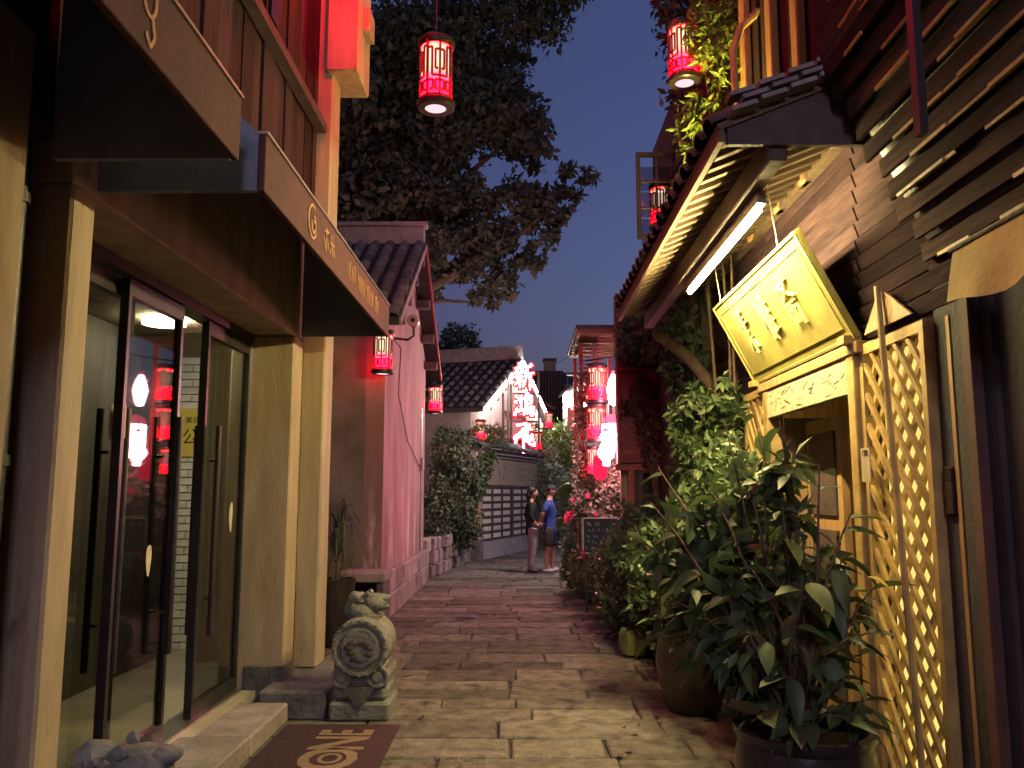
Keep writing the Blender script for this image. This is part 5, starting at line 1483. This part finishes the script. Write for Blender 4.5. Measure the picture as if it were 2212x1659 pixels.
for x, y_, z, s, rx in ((.80, 14.0, 1.56, 1.0, 1.2), (.95, 14.3, 1.2, .8, 1.0), (.7, 14.4, 1.05, .7, 1.1)):
    inst('leaf', lm, lo, (x, y_, z), (rx, .2, .3), (s, s, s), world=True)
    MB().tube([(.8, 14.25, 0), (x, y_ + .08, z)], .01, 5).build('stalk', lf_mid, lo)

fm = MB(); rf = random.Random(123)
for i in range(60):
    yv = rf.uniform(5.2, 16); side = rf.random()
    xv = rf.uniform(.5, 1.05) if side < .6 else rf.uniform(-1.5, .6)
    a = rf.uniform(0, 6.28); l_ = rf.uniform(.03, .07); w_ = l_ * .4; z = .010
    c_, s_ = math.cos(a), math.sin(a)
    fm.add([(xv, yv, z), (xv + c_ * l_ * .5 - s_ * w_, yv + s_ * l_ * .5 + c_ * w_, z + rf.uniform(.003, .014)), (xv + c_ * l_, yv + s_ * l_, z + .003), (xv + c_ * l_ * .5 + s_ * w_, yv + s_ * l_ * .5 - c_ * w_, z + rf.uniform(.003, .014))], [(0, 1, 2), (0, 2, 3)])
fo = fm.build('leaf_litter', leafmat('dry_leaf', (.16, .11, .05), (.06, .045, .025)))
tag(fo, 'small dry fallen leaves scattered over the paving', 'leaves', kind='stuff')
# ---- the big tree behind the left roofs
tr = thing('old_tree', 'tall dark leafy tree rising behind the left roofs', 'tree', (-4.2, 21.5, 0))
tk = MB()
tk.tube([(-4.2, 21.5, 0), (-4.1, 21.5, 3), (-3.9, 21.6, 6), (-3.6, 21.6, 9), (-3.2, 21.4, 12.5)], [.42, .36, .3, .22, .1], 12)
tk.tube([(-3.95, 21.6, 5.2), (-2.6, 21.4, 6.9), (-1.2, 21.2, 7.6), (.2, 21, 8.5), (1.4, 21, 9.6)], [.2, .15, .11, .07, .03], 8)
tk.tube([(-3.8, 21.6, 7.5), (-2.2, 21.5, 9.5), (-.6, 21.3, 10.8)], [.18, .12, .05], 8)
tk.tube([(-3.6, 21.6, 9), (-2, 21.3, 12), (-.3, 21, 14)], [.15, .1, .04], 8)
tk.tube([(-4.0, 21.5, 5.5), (-5.6, 21.4, 8), (-6.5, 21.2, 10.5)], [.2, .13, .05], 8)
tk.tube([(-3.0, 21.5, 6.4), (-2.2, 21.2, 6.6), (-1.3, 21.0, 6.5)], [.09, .06, .03], 6)
tk.build('trunk', bark, tr, smooth=True)
crown = [((-4.6, 21.6, 12.2), (1.9, 2.0, 2.2)), ((-2.6, 21.5, 13.6), (1.9, 1.8, 1.7)), ((-.6, 21.4, 14.6), (1.7, 1.4, 1.2)), ((1.1, 21.2, 15.6), (1.1, 1.0, .8)), ((-2.0, 21.4, 11.6), (1.6, 1.6, 1.3)), ((-.3, 21.3, 11.6), (1.05, 1.2, .9)), ((.3, 21.2, 10.9), (.75, .9, .6)), ((-4.2, 21.6, 9.4), (1.5, 1.6, 1.5)), ((-2.6, 21.4, 9.6), (1.1, 1.2, .9)), ((-1.5, 21.3, 9.2), (.8, 1.0, .8)), ((-.1, 21.2, 9.3), (.8, .9, .65)), ((-2.0, 21.3, 7.9), (1.0, 1.0, .8)), ((-.9, 21.2, 8.3), (.75, .9, .6)), ((.6, 21.0, 9.3), (.5, .5, .4)), ((1.35, 21, 9.75), (.55, .5, .38)), ((1.0, 21, 9.1), (.4, .45, .5)), ((.55, 21, 8.3), (.4, .45, .5)), ((.1, 21, 7.6), (.45, .45, .42)), ((-.5, 21.0, 7.0), (.55, .5, .42)), ((-1.0, 21.1, 7.5), (.6, .6, .5)), ((-3.3, 21.4, 8.0), (1.0, 1.1, .8)), ((-5.6, 21.4, 10.6), (1.4, 1.5, 1.6)), ((-.95, 21.0, 6.55), (.35, .35, .25))]
crown += [((-4.6, 21.8, 8.2), (1.3, 1.2, 1.2)), ((-3.4, 21.8, 10.6), (1.5, 1.2, 1.3)), ((-2.9, 22, 8.9), (1.1, 1, .9)), ((-4.8, 22, 10.8), (1.3, 1.2, 1.6)), ((-1.2, 21.8, 12.6), (1.4, 1.2, 1.1)), ((-3.6, 22, 13.2), (1.7, 1.2, 1.6)), ((-3.2, 22, 7.2), (.9, .8, .7))]
foliage('crown', crown, 52000, .22, lf_tree, tr, 71, 1.8, .45, .5)
t2 = thing('far_tree', 'rounded dark tree behind the second tiled roof', 'tree', (-2.2, 29, 0))
MB().tube([(-2.2, 29, 0), (-2.2, 29, 4), (-2.1, 29, 6)], [.25, .2, .1], 10).build('trunk', bark, t2)
foliage('crown', [((-2.3, 29, 6.6), (1.0, 1.0, .9)), ((-3.0, 29, 5.6), (1.1, 1.0, 1.0)), ((-1.7, 29, 5.9), (.7, .8, .6))], 7000, .15, lf_dark, t2, 72)
t3 = thing('roadside_tree', 'dark tree top hanging over the right hand roofs', 'tree', (3.2, 9.5, 0))
MB().tube([(3.2, 9.5, 0), (3.1, 9.4, 4), (2.8, 9.2, 7)], [.2, .16, .08], 10).build('trunk', bark, t3)
foliage('crown', [((2.1, 8.6, 6.2), (.5, .6, .6)), ((2.5, 9.0, 6.9), (.8, .8, .7)), ((1.75, 8.3, 6.9), (.35, .4, .35))], 5000, .11, lf_dark, t3, 73)

# ================================================================== PEOPLE
skin = mat('skin', (.50, .27, .19), .55, (.42, .21, .15), 8)
hairm = mat('dark_hair', (.015, .012, .012), .5, None, 20, .3, 60, stretch=(6, 6, 1))
blackcloth = mat('black_cloth', (.02, .02, .028), .85, None, 14, .3, 30)
bluecloth = mat('blue_cotton', (.05, .10, .42), .85, (.035, .07, .3), 8, .3, 20)
greypants = mat('pale_grey_cotton', (.34, .30, .32), .85, (.22, .19, .22), 8, .35, 18)
shortsm = mat('dark_shorts_cloth', (.06, .05, .05), .85, None, 8, .35, 18)
shoew = mat('white_sneaker', (.6, .58, .58), .5, (.45, .43, .43), 10)
shoed = mat('dark_shoe', (.05, .04, .045), .5)
capm = mat('dark_cap', (.03, .03, .045), .8)
def skinned(name, chains, m, parent, sub=1, root_idx=0):
    """chains: list of polylines [(x,y,z,r),...]; points that coincide are merged into one joint"""
    vs, es, rd, key = [], [], [], {}
    for ch in chains:
        prev = None
        for (x, y_, z, r) in ch:
            k = (round(x, 3), round(y_, 3), round(z, 3))
            if k not in key:
                key[k] = len(vs); vs.append((x, y_, z)); rd.append(r)
            i = key[k]
            if prev is not None and prev != i: es.append((prev, i))
            prev = i
    me = bpy.data.meshes.new(name); me.from_pydata(vs, es, []); me.update()
    o = bpy.data.objects.new(name, me); link(o, parent)
    md = o.modifiers.new('Skin', 'SKIN'); md.use_smooth_shade = True
    sv = me.skin_vertices[0].data
    for i, r in enumerate(rd):
        sv[i].radius = r if isinstance(r, tuple) else (r, r); sv[i].use_root = (i == root_idx)
    s2 = o.modifiers.new('Sub', 'SUBSURF'); s2.levels = sub + 1; s2.render_levels = sub + 1
    me.materials.append(m)
    return o
# both figures face +X (local), built at the origin with feet on z = 0
def hand(parent, w, d, m):
    """small hand: palm and five fingers continuing a wrist at w along d"""
    w = Vector(w); d = Vector(d).normalized(); s = d.cross(Vector((1, 0, 0.2))).normalized()
    ch = [[(*w, .022), (*(w + d * .07), .028)]]
    for k, (o_, ln) in enumerate(((-.024, .06), (-.008, .075), (.008, .07), (.023, .055))):
        p = w + d * .07
        ch.append([(*p, .028), (*(p + s * o_ + d * .02), .009), (*(p + s * o_ + d * ln + Vector((.01, 0, 0))), .008)])
    ch.append([(*w, .022), (*(w + s * -.03 + d * .03), .01), (*(w + s * -.045 + d * .06), .009)])
    return ch
def head(parent, c, hair_back, male):
    """head with brow, nose, mouth, eyes, ears; hair as its own mesh"""
    x, y_, z = c
    b = MB()
    bm = bmesh.new(); bmesh.ops.create_icosphere(bm, subdivisions=3, radius=1)
    vs = []
    for v in bm.verts:
        p = v.co
        X, Y_, Z = p.x * .098, p.y * .075, p.z * .118
        if p.z < -.2: X *= 1 - .25 * (-p.z - .2); Y_ *= 1 - .35 * (-p.z - .2)
        if p.x > .75 and abs(p.y) < .3 and -.35 < p.z < .12: X += .022 * (1 - abs(p.y) / .3) * (1 - (p.z + .12) ** 2 * 9 if abs(p.z + .12) < .33 else 0)
        if p.x > .6 and -.62 < p.z < -.48: X -= .004
        if p.x > .75 and .0 < p.z < .2 and .2 < abs(p.y) < .55: X -= .010
        vs.append((x + X, y_ + Y_, z + Z))
    bm.verts.index_update()
    b.add(vs, [tuple(v.index for v in f.verts) for f in bm.faces]); bm.free()
    for sy in (-1, 1): b.ball((x - .005, y_ + sy * .076, z - .005), .024, 1, (.8, .4, 1.2))
    hd = b.build('head', skin, parent, smooth=True, local=True)
    e = MB()
    for sy in (-1, 1): e.ball((x + .083, y_ + sy * .032, z + .012), .010, 1, (.6, 1.3, .7))
    e.build('eyes', ink, hd, local=True)
    return hd
wo = thing('person', 'person in black top and pale grey trousers standing on the paving', 'person', (.20, 17.1, 0), R(12))
HZ = 1.60
skinned('body', [[(0, 0, .92, .075), (0, 0, 1.1, .075), (-.01, 0, 1.3, .09), (-.01, 0, 1.42, .06), (.0, 0, 1.5, .045), (.015, 0, 1.55, .045)]] +
        [[(0, 0, .92, .075), (0, s * .085, .84, .065), (.01, s * .09, .5, .058), (-.02, s * .085, .1, .04), (-.01, s * .085, .05, .035)] for s in (-1, 1)] +
        [[(-.01, 0, 1.3, .09), (-.02, s * .16, 1.36, .05), (-.06, s * .21, 1.12, .04), (.06, s * .2, .95, .033), (.12, s * .17, .97, .026)] for s in (-1, 1)], skin, wo)
for s in (-1, 1): skinned('hand', hand(wo, (.12, s * .17, .97), (.8, -s * .5, .1), skin), skin, wo, 0)
head(wo, (.03, 0, 1.60), True, False)
skinned('shirt', [[(0, 0, .74, .14), (0, 0, .84, .14), (0, 0, .95, .13), (0, 0, 1.12, .122), (-.01, 0, 1.3, .138), (-.01, 0, 1.42, .075)]] +
        [[(-.01, 0, 1.3, .138), (-.02, s * .16, 1.365, .066), (-.06, s * .215, 1.12, .054), (.0, s * .207, 1.02, .05)] for s in (-1, 1)], blackcloth, wo)
skinned('trousers', [[(0, 0, .93, .128), (0, 0, .88, .125)]] + [[(0, 0, .88, .125), (0, s * .085, .80, .1), (.012, s * .09, .5, .075), (-.02, s * .085, .22, .062), (-.02, s * .085, .09, .06)] for s in (-1, 1)], greypants, wo)
hb = MB(); hb.ball((.005, 0, 1.635), .1, 3, (1.02, .88, 1.02)); hb.ball((-.055, 0, 1.55), .075, 2, (.8, .95, 1.5)); hb.ball((-.05, 0, 1.44), .055, 2, (.7, 1.1, 1.4))
hb.build('hair', hairm, wo, smooth=True, local=True)
for s in (-1, 1):
    MB().ball((.03, s * .085, .045), .05, 2, (2.3, .85, .85)).build('shoe', shoed, wo, smooth=True, local=True)
ma = thing('person', 'person in blue shirt, dark shorts and cap with hands behind back', 'person', (.58, 17.2, 0), R(-8))
skinned('body', [[(0, 0, .95, .08), (0, 0, 1.12, .08), (-.01, 0, 1.34, .1), (-.01, 0, 1.47, .065), (.01, 0, 1.54, .055), (.025, 0, 1.59, .05)]] +
        [[(0, 0, .95, .08), (0, s * .09, .86, .07), (.01 + .03 * s, s * .1, .5, .06), (-.02 + .05 * s, s * .1, .3, .055), (-.02 + .05 * s, s * .1, .1, .038), (-.01 + .05 * s, s * .1, .05, .036)] for s in (-1, 1)] +
        [[(-.01, 0, 1.34, .1), (-.02, s * .18, 1.40, .055), (-.12, s * .23, 1.17, .046), (-.2, s * .14, .99, .036), (-.21, s * .05, .97, .028)] for s in (-1, 1)], skin, ma)
for s in (-1, 1): skinned('hand', hand(ma, (-.21, s * .05, .97 - .03 * s), (-.1, -s * .6, -.4), skin), skin, ma, 0)
head(ma, (.04, 0, 1.65), False, True)
skinned('shirt', [[(0, 0, .74, .15), (0, 0, .86, .148), (0, 0, .98, .142), (0, 0, 1.14, .138), (-.01, 0, 1.34, .152), (-.01, 0, 1.46, .085)]] +
        [[(-.01, 0, 1.34, .152), (-.02, s * .18, 1.405, .075), (-.07, s * .21, 1.28, .07), (-.1, s * .225, 1.2, .066)] for s in (-1, 1)], bluecloth, ma)
skinned('shorts', [[(0, 0, .96, .135), (0, 0, .9, .135)]] + [[(0, 0, .9, .135), (0, s * .09, .82, .11), (.01 + .03 * s, s * .1, .6, .1), (.012 + .03 * s, s * .1, .5, .098)] for s in (-1, 1)], shortsm, ma)
cpm = MB(); cpm.ball((.03, 0, 1.69), .1, 3, (1.04, .88, .82)); cp = cpm.build('cap', capm, ma, smooth=True, local=True)
MB().ball((.125, 0, 1.685), .07, 2, (1, .95, .14)).build('peak', capm, cp, smooth=True, local=True)
for s in (-1, 1):
    MB().ball((.03 + .05 * s, s * .1, .045), .052, 2, (2.5, .9, .85)).build('shoe', shoew, ma, smooth=True, local=True)
